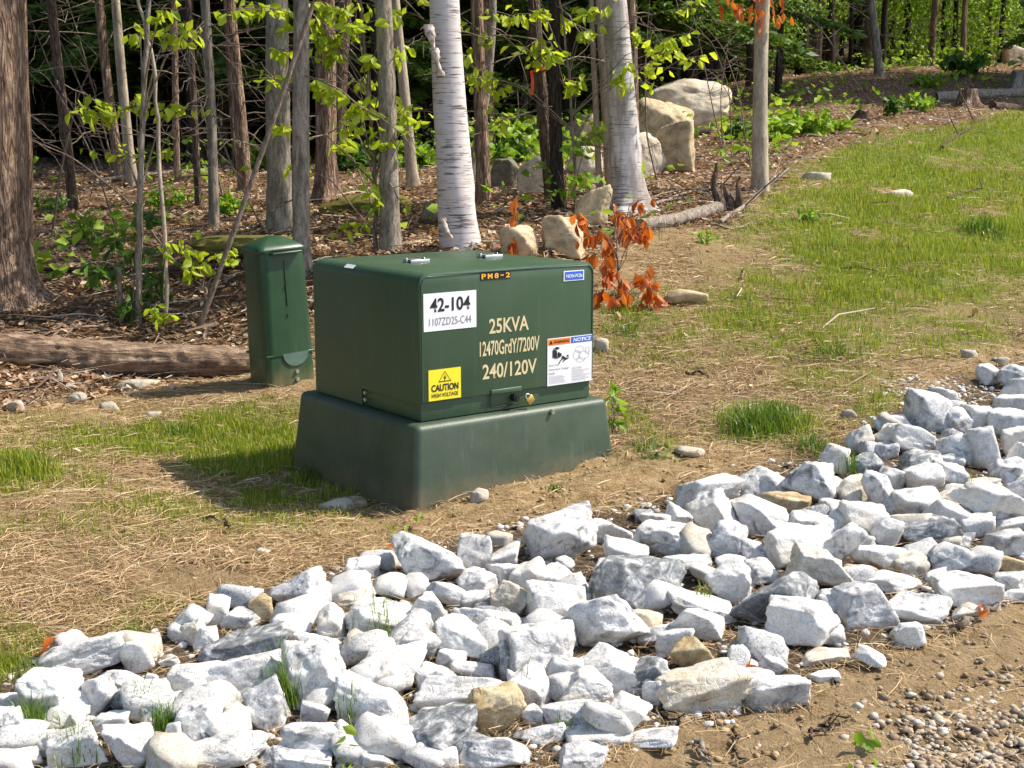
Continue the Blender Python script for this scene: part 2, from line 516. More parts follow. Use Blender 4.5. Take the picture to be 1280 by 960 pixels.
def cabmat():
    m = M['green']; nt = m.node_tree; b = nt.nodes['Principled BSDF']; src = b.inputs['Base Color'].links[0].from_socket
    st = noise(nt, coords(nt, (7, 7, .5)), 4, 6, .65)
    c = mixc(nt, ramp(nt, st, [(.54, 0.), (.78, .30)]), src, (.13, .15, .10))
    sp = noise(nt, coords(nt), 55, 4, .7)
    c = mixc(nt, ramp(nt, sp, [(.66, 0.), (.72, .35)]), c, (.20, .17, .11))
    cl = noise(nt, coords(nt), 2.2, 5, .6)
    c = mixc(nt, ramp(nt, cl, [(.4, 0.), (.75, .35)]), c, (.075, .115, .07))
    nt.links.new(c, b.inputs['Base Color'])
    rr_ = ramp(nt, cl, [(.3, .30), (.7, .52)]); nt.links.new(rr_, b.inputs['Roughness'])
    bump(nt, b, noise(nt, coords(nt), 3.0, 3), .12, .02)
cabmat()
M['greenpad'] = padmat()

def pedmat():
    m, nt, b = mat('faded_green_plastic')
    v = coords(nt)
    n = noise(nt, coords(nt, (3, 3, .8)), 3, 5, .6)
    c = ramp(nt, n, [(.3, (.014, .046, .021)), (.6, (.023, .070, .031)), (.8, (.055, .118, .05))])
    sp = N(nt, 'ShaderNodeSeparateXYZ'); nt.links.new(v, sp.inputs[0])
    mr = N(nt, 'ShaderNodeMapRange'); mr.inputs[1].default_value = .02; mr.inputs[2].default_value = .22
    mr.inputs[3].default_value = 1; mr.inputs[4].default_value = 0
    nt.links.new(sp.outputs[2], mr.inputs[0])
    dn = noise(nt, coords(nt, (4, 4, 1)), 5, 6, .7)
    mm = N(nt, 'ShaderNodeMath', operation='MULTIPLY'); nt.links.new(mr.outputs[0], mm.inputs[0]); nt.links.new(dn, mm.inputs[1])
    c = mixc(nt, ramp(nt, mm.outputs[0], [(.2, 0.), (.6, .7)]), c, (.20, .17, .085))
    nt.links.new(c, b.inputs['Base Color'])
    b.inputs['Roughness'].default_value = .38
    bump(nt, b, noise(nt, v, 90, 3), .12, .003)
    return m
M['ped'] = pedmat()

# ------------------------------------------------------------------ ground zones (where the photograph shows them, carried over to the ground)
UP = np.array([(-900, 1150), (-200, 935), (0, 862), (60, 815), (180, 795), (250, 768), (360, 725), (430, 702), (500, 680), (600, 672), (680, 648), (780, 640),
               (850, 605), (950, 590), (1040, 560), (1130, 500), (1250, 458), (1400, 415), (2500, 260)], float)
LO = np.array([(-900, 1600), (380, 1010), (560, 968), (690, 968), (780, 935), (850, 905), (1000, 878), (1030, 830), (1160, 800), (1230, 775), (1280, 742), (1400, 690), (2500, 420)], float)
FO = np.array([(-900, 540), (0, 512), (150, 500), (310, 466), (400, 400), (560, 372), (760, 322), (830, 292), (930, 268), (985, 215), (1080, 172), (1200, 150), (1290, 128), (2500, 60)], float)

def lin(poly, px): return np.interp(px, poly[:, 0], poly[:, 1])
GRASS = [(90, 560, 130, 35, .55), (30, 590, 70, 30, .55), (250, 560, 160, 42, 1.0), (360, 590, 120, 40, 1.15), (220, 615, 130, 30, .5), (10, 840, 60, 55, .5),
         (330, 520, 60, 18, .6), (60, 660, 90, 30, .15), (300, 660, 160, 30, .2), (430, 620, 60, 26, .7), (190, 780, 90, 30, .25),
         (1160, 280, 210, 68, 1.15), (1220, 200, 210, 62, 1.2), (1400, 230, 260, 100, 1.1), (1080, 335, 150, 50, .85), (950, 390, 130, 32, .65), (830, 430, 90, 30, .5),
         (1050, 430, 100, 25, .65), (1180, 420, 90, 25, .6), (1050, 475, 70, 22, .5), (1110, 520, 50, 25, .5), (960, 530, 70, 24, .7), (790, 540, 40, 40, .4),
         (1100, 180, 90, 25, .95), (985, 190, 70, 15, .6), (1180, 360, 120, 30, .45), (780, 400, 60, 25, .5), (820, 555, 40, 20, .3)]
SOIL = [(620, 624, 150, 34, 1.3), (810, 590, 120, 28, 1.3), (720, 600, 80, 24, 1.2), (900, 580, 60, 20, .7), (470, 660, 60, 20, .6), (330, 470, 80, 16, .5), (880, 560, 90, 20, .5),
        (1250, 445, 90, 14, .7), (1120, 470, 110, 18, .4), (480, 735, 60, 30, 1.0), (860, 300, 90, 26, .35), (40, 515, 120, 14, .6)]

def blobs(lst, px, py):
    out = 0
    for cx, cy, rx, ry, a in lst:
        out = np.maximum(out, a * np.clip(1.5 - np.sqrt(((px - cx) / rx) ** 2 + ((py - cy) / ry) ** 2), 0, 1))
    return out

def sstep(a, b, x):
    t = np.clip((x - a) / (b - a), 0, 1)
    return t * t * (3 - 2 * t)

def zones(x, y, z):
    px, py = project(x, np.maximum(y, .8), z)
    wob = fbm2(x, y, 1.6, 4, 21)
    wf = fbm2(x, y, 5.0, 3, 31)
    w = 14 + 0 * px
    up, lo, fo = lin(UP, px), lin(LO, px), lin(FO, px)
    strip = sstep(-w, w, py - up + 10 * wob) * sstep(-w, w, lo - py + 10 * wf)
    road = sstep(-w, w, py - lo + 12 * wob)
    road = np.where(y < 1.2, 1, road)
    litter = sstep(-10, 14, fo - py + 18 * wob)
    g = np.clip(blobs(GRASS, px, py) * (1.0 + .9 * wob + .7 * wf), 0, 1) * (1 - strip) * (1 - road) * (1 - litter)
    s = np.clip(blobs(SOIL, px, py) * (1.1 + .5 * wob), 0, 1) * (1 - strip) * (1 - road)
    g = g * (1 - .8 * s)
    open_ = (1 - strip) * (1 - road) * (1 - litter)
    return dict(strip=strip, road=road, litter=litter * (1 - strip) * (1 - road), grass=g, soil=s, straw=open_ * (1 - s), px=px, py=py)

# ------------------------------------------------------------------ the ground sheet
def build_ground():
    r = np.concatenate([np.geomspace(.4, 6.4, 24, endpoint=False), np.linspace(6.4, 13, 330, endpoint=False), np.geomspace(13, 32, 210, endpoint=False), np.geomspace(32, 190, 60)])
    th = np.concatenate([np.linspace(-115, -31, 40, endpoint=False), np.linspace(-31, 31, 560, endpoint=False), np.linspace(31, 115, 41)])
    th = np.radians(th)
    Rr, T = np.meshgrid(r, th, indexing='ij')
    x = (Rr * np.sin(T)).ravel(); y = (Rr * np.cos(T) - 4).ravel()
    z = terrain(x, y)
    zz = zones(x, y, z)
    near = np.clip(1.6 - Rr.ravel() / 22, 0, 1)
    rough = .010 + .012 * zz['litter'] + .006 * zz['road'] + .010 * zz['soil'] + .01 * zz['strip']
    zm = z + near * rough * fbm2(x, y, 7, 4, 41) + near * .007 * fbm2(x, y, 28, 2, 51)
    nr, nt_ = len(r), len(th)
    i = np.arange(nr - 1)[:, None] * nt_; j = np.arange(nt_ - 1)[None]
    F = np.stack([i + j, i + j + 1, i + nt_ + j + 1, i + nt_ + j], -1).reshape(-1, 4)[:, ::-1]
    me = MB().add(np.stack([x, y, zm], -1), F).mesh('ground', ground_material())
    for nm, chans in (('zone_a', ('soil', 'litter', 'grass')), ('zone_b', ('road', 'strip', 'straw'))):
        at = me.attributes.new(nm, 'FLOAT_COLOR', 'POINT')
        c = np.ones((len(x), 4)); 
        for k, ch in enumerate(chans): c[:, k] = zz[ch]
        at.data.foreach_set('color', c.ravel())
    tag(link('ground', me), kind='structure')

def ground_material():
    m, nt, b = mat('hillside_soil')
    v = coords(nt)
    def attr(n):
        a = N(nt, 'ShaderNodeAttribute', attribute_name=n)
        s = N(nt, 'ShaderNodeSeparateColor'); nt.links.new(a.outputs['Color'], s.inputs[0])
        return s.outputs
    A, Bz = attr('zone_a'), attr('zone_b')
    n_big = noise(nt, v, 1.7, 5, .6)
    n_mid = noise(nt, v, 14, 6, .65)
    n_fine = noise(nt, v, 70, 5, .7)
    vs = coords(nt, (3, 1.0, 1))
    n_str = noise(nt, vs, 40, 5, .75, 1.2)
    straw = ramp(nt, n_str, [(.3, (.19, .125, .062)), (.5, (.37, .26, .14)), (.72, (.54, .41, .25))])
    straw = mixc(nt, ramp(nt, n_big, [(.35, 0.), (.7, .5)]), straw, (.25, .175, .085))
    soil = ramp(nt, n_mid, [(.3, (.28, .185, .088)), (.55, (.44, .31, .155)), (.75, (.56, .415, .23))])
    road = ramp(nt, n_mid, [(.3, (.28, .19, .10)), (.55, (.39, .28, .152)), (.75, (.49, .36, .21))])
    litter = ramp(nt, n_fine, [(.3, (.09, .052, .03)), (.55, (.25, .155, .09)), (.75, (.42, .30, .20))])
    strip = ramp(nt, n_fine, [(.3, (.06, .042, .026)), (.55, (.15, .11, .07)), (.75, (.28, .24, .19))])
    grassy = ramp(nt, n_fine, [(.3, (.10, .15, .02)), (.6, (.19, .25, .035)), (.8, (.28, .30, .07))])
    c = mixc(nt, Bz[2], soil, straw)
    c = mixc(nt, A[0], c, soil)
    c = mixc(nt, A[2], c, grassy)
    c = mixc(nt, A[1], c, litter)
    c = mixc(nt, Bz[1], c, strip)
    c = mixc(nt, Bz[0], c, road)
    pb = N(nt, 'ShaderNodeTexVoronoi'); pb.inputs['Scale'].default_value = 38; nt.links.new(v, pb.inputs['Vector'])
    c = mixc(nt, .5, c, ramp(nt, n_fine, [(.3, .62), (.7, 1.0)]), 'MULTIPLY')
    nt.links.new(c, b.inputs['Base Color'])
    b.inputs['Roughness'].default_value = .95; b.inputs['Specular IOR Level'].default_value = .15
    ad = N(nt, 'ShaderNodeMath', operation='MULTIPLY_ADD'); ad.inputs[1].default_value = .6
    nt.links.new(n_mid, ad.inputs[0]); nt.links.new(n_fine, ad.inputs[2])
    bump(nt, b, ad.outputs[0], .9, .03)
    return m
build_ground()

# ------------------------------------------------------------------ transformer pad and cabinet
OX, OY, OZ, YAW = -.4053, 5.7233, EYE - 1.2218, .6489
BW, BD, BH, HB = 1.008, .957, .66, .082
ca, sa = math.cos(YAW), math.sin(YAW)

def face_uv(px, py):       # local x,z on the cabinet's front plane
    r = ray(px, py)
    n = np.array([sa, -ca, 0])
    o = np.array([OX, OY, OZ]); e = np.array([0, 0, EYE])
    t = n @ (o - e) / (n @ r)
    p = e + r * t - o
    return p[0] * ca + p[1] * sa, p[2]

def rrect(w0, w1, z0, z1, rad, seg=7, top=True):
    P = [(w0, z0), (w1, z0)]
    for k in range(seg + 1):
        a = k / seg * math.pi / 2
        P.append((w1 - rad + rad * math.cos(a), z1 - rad + rad * math.sin(a)))
    for k in range(seg + 1):
        a = math.pi / 2 + k / seg * math.pi / 2
        P.append((w0 + rad + rad * math.cos(a), z1 - rad + rad * math.sin(a)))
    return np.array(P)

def prism(mb, prof, y0, y1, mi=0, bev=.0, zoff0=0, close=(True, True)):
    """profile in x-z, run from y0 (front) to y1, with a small rounded front edge"""
    n = len(prof)
    c = prof.mean(0)
    def inset(d):
        q = prof.copy()
        q[:, 0] += np.sign(c[0] - q[:, 0]) * np.minimum(d, np.abs(c[0] - q[:, 0]))
        q[:, 1] += np.sign(c[1] - q[:, 1]) * np.minimum(d, np.abs(c[1] - q[:, 1]))
        return q
    rings = [(y0, prof)] if not bev else [(y0, inset(bev)), (y0 + bev * .3, inset(bev * .3)), (y0 + bev, prof)]
    rings.append((y1, prof))
    V = np.concatenate([np.stack([q[:, 0], np.full(n, y), q[:, 1]], -1) for y, q in rings])
    F = []
    for k in range(len(rings) - 1):
        for j in range(n):
            a, b_ = k * n + j, k * n + (j + 1) % n
            F.append([a, b_, b_ + n, a + n])
    base = mb.n
    mb.add(V, F, mi)
    if close[0]: mb.f.append((np.arange(n)[None, ::-1] + base, mi))
    if close[1]: mb.f.append((np.arange(n)[None] + base + (len(rings) - 1) * n, mi))
    return mb

def flat_shade_sharp(o, ang=35):
    me = o.data
    me.shade_smooth() if hasattr(me, 'shade_smooth') else None
    bm = bmesh.new(); bm.from_mesh(me)
    bmesh.ops.recalc_face_normals(bm, faces=bm.faces)
    for e in bm.edges:
        if len(e.link_faces) == 2 and e.calc_face_angle() > R(ang): e.smooth = False
    bm.to_mesh(me); bm.free()
    return o

def frustum_round(mb, x0, x1, y0, y1, z0, z1, flare, cr=.05, tr=.035, seg=6, mi=0):
    """box with rounded upright corners and rolled top edge, widening downward by flare"""
    def ring(ins, fl, z):
        P = []
        for (cx, cy, a0) in ((x1, y0, -90), (x1, y1, 0), (x0, y1, 90), (x0, y0, 180)):
            sx = 1 if cx == x1 else -1; sy = 1 if cy == y1 else -1
            ccx, ccy = cx + sx * (fl - cr), cy + sy * (fl - cr)
            rr_ = max(cr - ins, .002)
            for k in range(seg + 1):
                a = R(a0 + 90 * k / seg)
                P.append((ccx + rr_ * math.cos(a), ccy + rr_ * math.sin(a), z))
        return np.array(P)
    rings = []
    rings.append(ring(0, flare, z0))
    for t in (.25, .5, .75): rings.append(ring(0, flare * (1 - t), z0 + (z1 - tr - z0) * t))
    for k in range(seg + 1):
        a = k / seg * math.pi / 2
        rings.append(ring(tr * (1 - math.cos(a)), 0, z1 - tr + tr * math.sin(a)))
    n = len(rings[0])
    base = mb.n
    F = []
    for k in range(len(rings) - 1):
        for j in range(n):
            F.append([k * n + j, k * n + (j + 1) % n, (k + 1) * n + (j + 1) % n, (k + 1) * n + j])
    mb.add(np.concatenate(rings), F, mi)
    mb.f.append((np.arange(n)[None] + base + (len(rings) - 1) * n, mi))
    return mb

pad = empty('transformer_pad', (OX, OY, OZ), YAW)
tag(pad, 'dark green fibreglass ground sleeve with sloping sides, carrying the electrical cabinet', 'pad')
mb = frustum_round(MB(), -.055, BW + .058, -.048, BD + .078, -.62, -.004, .060, .036, .032)
flat_shade_sharp(mb.build('sleeve', M['greenpad'], pad), 50)
mb = MB(); 
sx, sz = face_uv(681, 511)
add_tube(mb, [(sx, -.046, -.026), (sx, -.066, -.028)], .011, 10)
mb.build('anchor_bolt', M['steel'], pad)

tr = empty('pad_transformer', (OX, OY, OZ), YAW)
tag(tr, 'green steel electrical cabinet lettered 25KVA with warning stickers, standing on its ground sleeve', 'transformer')
SEAM = .53 * BD
# rear tank compartment, full height, and the front hood with its sill
mb = prism(MB(), rrect(.004, BW - .004, 0, BH, .05), SEAM + .0015, BD, 0, 0)
flat_shade_sharp(mb.build('tank_compartment', M['green'], tr))
mb = prism(MB(), rrect(0, BW, HB, BH + .002, .05), 0, SEAM - .0015, 0, .012)
hood = flat_shade_sharp(mb.build('hood', M['green'], tr))
mb = MB(); add_box(mb, (BW - .026, SEAM - .02, HB + .03), (BW / 2, SEAM / 2 + .006, (HB + .03) / 2), .004)
sill = flat_shade_sharp(mb.build('sill', M['green'], tr))
# rim pressed round the hood's front face
pr = rrect(.012, BW - .012, HB + .012, BH - .012, .042, 7)
pts = np.stack([pr[:, 0], np.full(len(pr), -.001), pr[:, 1]], -1)
pts = np.concatenate([pts, pts[:1]])
mb = MB(); add_tube(mb, pts[1:], .0035, 6)
mb.build('face_rim', M['green'], hood)
# hinges on the top, with the seam between them
for hx in (face_uv(0, 0)[0] * 0 + .30, .735):
    h = MB()
    add_tube(h, [(hx - .045, SEAM - .004, BH + .012), (hx + .045, SEAM - .004, BH + .012)], .009, 10)
    add_box(h, (.10, .05, .006), (hx, SEAM - .034, BH + .005), .002)
    hinge = h.build('hinge', M['black_metal'], tr)
    k = MB()
    for sx_ in (-.05, .05): add_box(k, (.008, .035, .024), (hx + sx_, SEAM - .006, BH + .012), .002)
    add_box(k, (.108, .005, .016), (hx, SEAM - .062, BH + .010), .002)
    k.build('bracket', M['steel'], hinge)
# bolts low on the side
for zz_ in (.045, .012):
    mb = MB(); add_tube(mb, [(.006, SEAM * .93, zz_ + .02), (-.006, SEAM * .93, zz_ + .02)], .009, 10)
    mb.build('side_bolt', M['steel'], tr)
# bottom edge flange of the hood (dark gap under it)
# handle pocket, latch tab and bolt
x0, z0 = face_uv(613, 510); x1, _ = face_uv(651, 500)
xm = (x0 + x1) / 2
mb = MB(); add_box(mb, (x1 - x0, .012, .022), (xm, -.004, HB + .012), .003)
mb.build('latch_plate', M['green'], hood)
mb = MB()
w = (x1 - x0) * .95
for s_, sz_ in (((-w / 2, 0), (.005, .004, .062)),):
    add_box(mb, sz_, (xm + s_[0], .006, .050), .001)
add_box(mb, (w, .004, .005), (xm, .006, .020), .001)
mb.build('handle_pocket', M['black_metal'], sill)
bx, bz = face_uv(643, 503)
mb = MB(); add_tube(mb, [(bx, .012, .052), (bx, -.018, .052)], .017, 14); add_tube(mb, [(bx, -.0185, .052), (bx, -.024, .052)], .009, 6)
mb.build('latch_bolt', M['black_metal'], sill)

def text_mesh(s, name, mt, shear=0, bold=0.0):
    cu = bpy.data.curves.new('text', 'FONT'); cu.body = s; cu.size = 1; cu.shear = shear; cu.offset = bold
    cu.resolution_u = 3
    to = bpy.data.objects.new('text', cu)
    me = bpy.data.meshes.new_from_object(to)
    bpy.data.objects.remove(to); bpy.data.curves.remove(cu)
    me.name = name
    me.materials.clear(); me.materials.append(mt)
    return me

def put_text(s, name, mt, x0, x1, z0, z1, y, parent, shear=0, bold=0.012):
    """lettering lying in the front plane (x right, z up), fitted to a box"""
    me = text_mesh(s, name, mt, shear, bold)
    n = len(me.vertices); co = np.empty(n * 3); me.vertices.foreach_get('co', co); co = co.reshape(-1, 3)
    lo, hi = co.min(0), co.max(0)
    q = np.zeros_like(co)
    q[:, 0] = x0 + (co[:, 0] - lo[0]) / (hi[0] - lo[0]) * (x1 - x0)
    q[:, 2] = z0 + (co[:, 1] - lo[1]) / max(hi[1] - lo[1], 1e-6) * (z1 - z0)
    q[:, 1] = y
    me.vertices.foreach_set('co', q.ravel()); me.update()
    return link(name, me, parent)

def boxpx(a, b, c, d):     # px corners tl,tr,br,bl -> local x0,x1,z0,z1
    L = [face_uv(*p) for p in (a, b, c, d)]
    return (L[0][0] + L[3][0]) / 2, (L[1][0] + L[2][0]) / 2, (L[2][1] + L[3][1]) / 2, (L[0][1] + L[1][1]) / 2

def sticker(name, mt, bx_, y=-.0025, parent=tr, label=None):
    x0, x1, z0, z1 = bx_
    m_ = MB(); add_box(m_, (x1 - x0, .0012, z1 - z0), ((x0 + x1) / 2, y + .0006, (z0 + z1) / 2), 0)
    o = m_.build(name, mt, parent, smooth=False)
    if label: o['label'] = label
    return o

def bars(name, mt, rects, y, parent):
    m_ = MB()
    for (x0, x1, z0, z1) in rects:
        m_.add([(x0, y, z0), (x1, y, z0), (x1, y, z1), (x0, y, z1)], [[0, 1, 2, 3]])
    return m_.build(name, mt, parent, smooth=False)

B_ = boxpx((528.6, 367), (595, 363), (595, 409), (529.6, 414.7))
st = sticker('number_plate', M['white_label'], B_, label='white plate numbered 42-104')
def sub(B, u0, u1, v0, v1): return B[0] + (B[1] - B[0]) * u0, B[0] + (B[1] - B[0]) * u1, B[2] + (B[3] - B[2]) * v0, B[2] + (B[3] - B[2]) * v1
put_text('42-104', 'lettering', M['black_ink'], *sub(B_, .12, .88, .50, .87), -.0040, st, 0, .022)
put_text('1107ZD25-C44', 'lettering', M['grey_ink'], *sub(B_, .10, .90, .14, .35), -.0040, st, 0, 0)
B_ = boxpx((534.9, 462), (575.6, 459.6), (575.9, 497.3), (535.9, 501))
st = sticker('caution_sticker', M['yellow'], B_, label='yellow sticker reading CAUTION HIGH VOLTAGE')
put_text('CAUTION', 'lettering', M['black_ink'], *sub(B_, .08, .92, .29, .52), -.0040, st, 0, .03)
put_text('HIGH VOLTAGE', 'lettering', M['black_ink'], *sub(B_, .09, .91, .10, .23), -.0040, st, 0, .02)
def tri_outline(B, name, mt, u, v, hw, hh, lw, y, parent):
    P = np.array([(-hw, -hh), (hw, -hh), (0, hh)]); Q = P * (1 - lw); Q[:, 1] -= lw * hh * .1
    W_, H_ = B[1] - B[0], B[3] - B[2]
    f = lambda A: [(B[0] + W_ * (u + a), y, B[2] + H_ * (v + b)) for a, b in A]
    m_ = MB(); m_.add(f(P) + f(Q), [[0, 1, 4, 3], [1, 2, 5, 4], [2, 0, 3, 5]])
    bolt = [(.02, .10), (-.05, -.02), (-.005, -.01), (-.03, -.13), (.05, .02), (.005, .015)]
    m_.add(f([(a, b - .04) for a, b in bolt]), [[0, 1, 2, 5], [2, 3, 4, 5]])
    return m_.build(name, mt, parent, smooth=False)
tri_outline(B_, 'voltage_symbol', M['black_ink'], .5, .76, .20, .17, .16, -.0040, st)
B_ = boxpx((683, 422.9), (740.6, 418.2), (740.6, 475.6), (684.8, 482))
st = sticker('warning_sticker', M['white_label'], B_, label='white safety sticker headed WARNING and NOTICE')
hd = sticker('warning_header', M['orange'], sub(B_, .012, .492, .855, .985), -.0034, st)
hd2 = sticker('notice_header', M['blue'], sub(B_, .508, .988, .855, .985), -.0034, st)
put_text('WARNING', 'lettering', M['black_ink'], *sub(B_, .125, .47, .885, .955), -.0050, st, 0, .02)
put_text('NOTICE', 'lettering', M['white_label'], *sub(B_, .55, .95, .88, .96), -.0050, st, .25, .02)
W_, H_ = B_[1] - B_[0], B_[3] - B_[2]
g = lambda A, y=-.0046: [(B_[0] + W_ * a, y, B_[2] + H_ * b) for a, b in A]
m_ = MB(); m_.add(g([(.03, .88), (.11, .88), (.07, .965)]), [[0, 1, 2]])
# pictogram: an open cabinet and a falling figure
m_.add(g([(.11, .60), (.20, .56), (.20, .73), (.11, .77)]), [[0, 1, 2, 3]])
m_.add(g([(.215, .565), (.30, .61), (.30, .66), (.235, .70), (.215, .70)]), [[0, 1, 2, 3, 4]])
m_.add(g([(.12, .785), (.20, .75), (.27, .785), (.20, .815)]), [[0, 1, 2, 3]])
for a, b, t in (((.31, .60), (.40, .53), .022), ((.40, .53), (.46, .56), .012), ((.34, .57), (.28, .51), .012), ((.28, .51), (.24, .45), .01), ((.38, .54), (.33, .48), .010)):
    d = np.array(b) - np.array(a); nrm = np.array([-d[1], d[0]]) / np.linalg.norm(d) * t
    m_.add(g([tuple(np.array(a) - nrm), tuple(np.array(b) - nrm), tuple(np.array(b) + nrm), tuple(np.array(a) + nrm)]), [[0, 1, 2, 3]])
a8 = np.linspace(0, 2 * np.pi, 10, endpoint=False)
m_.add(g([(.435 + .022 * math.cos(t), .60 + .022 * math.sin(t)) for t in a8]), [list(range(10))])
m_.build('pictogram', M['black_ink'], st, smooth=False)
put_text('Keep Out!', 'lettering', M['black_ink'], *sub(B_, .03, .25, .405, .455), -.0046, st, 0, .0)
put_text('Hazardous Voltage', 'lettering', M['black_ink'], *sub(B_, .03, .46, .315, .365), -.0046, st, 0, .0)
put_text('Inside.', 'lettering', M['black_ink'], *sub(B_, .03, .17, .24, .285), -.0046, st, 0, .0)
rl = random.Random(3)
rc = []
for k in range(5): 
    z = .195 - k * .035
    rc.append(sub(B_, .03, .30 + rl.random() * .17, z, z + .012))
for k in range(9):
    z = .335 - k * .035
    rc.append(sub(B_, .53, .75 + rl.random() * .21, z, z + .012))
bars('small_print', M['pale_ink'], rc, -.0046, st)
# line drawing of a worker by an open box
m_ = MB()
for cx, cz, rx_, rz_ in ((.70, .72, .10, .07), (.64, .60, .08, .10), (.80, .58, .12, .09), (.88, .68, .05, .08), (.73, .49, .10, .05)):
    t = np.linspace(0, 2 * np.pi, 19)
    o_ = [(cx + rx_ * math.cos(q), cz + rz_ * math.sin(q)) for q in t]
    i_ = [(cx + (rx_ - .012) * math.cos(q), cz + (rz_ - .012) * math.sin(q)) for q in t]
    m_.add(g(o_ + i_), [[k, k + 1, 19 + k + 1, 19 + k] for k in range(18)])
m_.build('line_drawing', M['pale_ink'], st, smooth=False)
B_ = boxpx((704, 340), (729.7, 336), (729.7, 349), (704.5, 352.3))
st = sticker('blue_sticker', M['white_label'], B_, label='small blue sticker reading NON-PCBs')
hd = sticker('sticker_field', M['blue'], sub(B_, .05, .95, .09, .91), -.0034, st)
put_text('NON-PCBs', 'lettering', M['white_label'], *sub(B_, .12, .90, .32, .66), -.0050, st, 0, .015)
# position letters, each its own dark tile
B_ = boxpx((600.5, 341), (638, 339), (638, 348), (600.5, 350))
for ch, u0, u1 in (('P', 0, .19), ('M', .20, .41), ('8', .43, .61), ('-', .63, .78), ('2', .80, 1.0)):
    Bt = sub(B_, u0, u1, 0, 1)
    st = sticker('letter_tile', M['black_ink'], Bt, -.0024)
    v0, v1 = (.14, .86) if ch != '-' else (.45, .60)
    put_text(ch, 'lettering', M['amber'], *sub(Bt, .12, .88, v0, v1), -.0040, st, 0, .03)
for s_, q in (('25KVA', ((611.3, 399), (660.8, 393.5), (660.8, 412.5), (611.3, 417.3))),
              ('12470GrdY/7200V', ((599.5, 427.5), (674, 419), (674, 437.6), (599.5, 446))),
              ('240/120V', ((603, 455.5), (670.7, 448), (670.7, 467), (603, 473.7)))):
    b = boxpx(*q)
    o = put_text(s_, 'stencilled_lettering', M['cream_paint'], *b, -.0014, tr, 0, .018)
# little white tag on the rounded left shoulder
m_ = MB()
a0 = R(50)
for k in range(1):
    cx, cz = .05 - .0515 * math.cos(a0), BH - .05 + .0515 * math.sin(a0)
    tx, tz_ = math.sin(a0) * .012, math.cos(a0) * .012
    yy0, yy1 = .22 * BD, .36 * BD
    yy0, yy1 = .60 * BD, .69 * BD
    m_.add([(cx - tx, yy0, cz - tz_), (cx - tx, yy1, cz - tz_), (cx + tx, yy1, cz + tz_), (cx + tx, yy0, cz + tz_)], [[0, 1, 2, 3]])
m_.build('shoulder_tag', M['white_label'], tr, smooth=False)

# the padlock hangs from the latch
lx, lz = face_uv(655, 505)
lock = empty('padlock', (OX + lx * ca + .03 * sa, OY + lx * sa - .03 * ca, OZ + .046), YAW)
tag(lock, 'small brass padlock hanging crookedly from the cabinet latch', 'padlock')
rot = Matrix.Rotation(R(-38), 4, 'Y')
mb = MB(); add_box(mb, (.042, .018, .036), (.006, 0, -.012), .005, 0, 2, None)
mb.v[-1][:] = mb.v[-1] @ np.array(rot.to_3x3()).T
mb.build('lock_body', M['brass'], lock)
t = np.linspace(0, np.pi, 12)
P = np.stack([.012 * np.cos(t) + .006, np.zeros(12), .006 + .018 * np.sin(t)], -1)
P = np.concatenate([[[.018, 0, -.004]], P, [[-.006, 0, -.004]]]) @ np.array(rot.to_3x3()).T
mb = MB(); add_tube(mb, P, .0035, 8)
mb.build('shackle', M['steel'], lock)

# ------------------------------------------------------------------ telephone pedestal
pb = ground_hit(337, 487)
PYAW = R(38)
ped = empty('utility_pedestal', tuple(pb), PYAW)
ped.rotation_euler = Euler((R(1.0), R(-3.2), PYAW))
tag(ped, 'narrow green plastic utility pedestal with pyramid lid, leaning beside the cabinet', 'pedestal')
PW, PD, PH = .325, .265, .835
mb = frustum_round(MB(), 0, PW, 0, PD, -.25, .205, .004, .035, .004, 5)
flat_shade_sharp(mb.build('pedestal_base', M['ped'], ped), 50)
mb = frustum_round(MB(), .006, PW - .006, .006, PD - .006, .198, PH, .012, .056, .012, 6)
cover = flat_shade_sharp(mb.build('cover', M['ped'], ped), 50)
# recessed front panel edges as two soft ribs and a centre seam
mb = MB(); add_tube(mb, [(PW / 2, -.003, .50), (PW / 2, .004, PH - .06)], .004, 6); mb.build('centre_seam', M['ped'], cover)
for zz_ in (.44, .62):
    mb = MB(); add_tube(mb, [(PW / 2, .004, zz_), (PW / 2, -.009, zz_)], .008, 8); mb.build('dimple', M['ped'], cover)
# pyramid lid
def ring_sq(x0, x1, y0, y1, z, cr=.04, seg=5):
    P = []
    for cx, cy, a0 in ((x1 - cr, y0 + cr, -90), (x1 - cr, y1 - cr, 0), (x0 + cr, y1 - cr, 90), (x0 + cr, y0 + cr, 180)):
        for k in range(seg + 1):
            a = R(a0 + 90 * k / seg); P.append((cx + cr * math.cos(a), cy + cr * math.sin(a), z))
    return P
rings = [ring_sq(.002, PW - .002, .002, PD - .002, PH - .012), ring_sq(-.002, PW + .002, -.002, PD + .002, PH + .004), ring_sq(.0, PW, .0, PD, PH + .014), ring_sq(.03, PW - .03, .03, PD - .03, PH + .034, .03), ring_sq(.08, PW - .08, .07, PD - .07, PH + .062, .02), ring_sq(.130, PW - .130, .108, PD - .108, PH + .078, .006)]
n = len(rings[0]); F = [[k * n + j, k * n + (j + 1) % n, (k + 1) * n + (j + 1) % n, (k + 1) * n + j] for k in range(len(rings) - 1) for j in range(n)]
mb = MB(); mb.add(np.array(sum(rings, [])), F); mb.f.append((np.arange(n)[None] + (len(rings) - 1) * n, 0))
lid = flat_shade_sharp(mb.build('lid', M['ped'], ped), 60)
mb = MB(); add_box(mb, (.20, .05, .014), (PW / 2 + .01, -.012, PH - .012), .005); mb.build('lid_lip', M['ped'], lid)
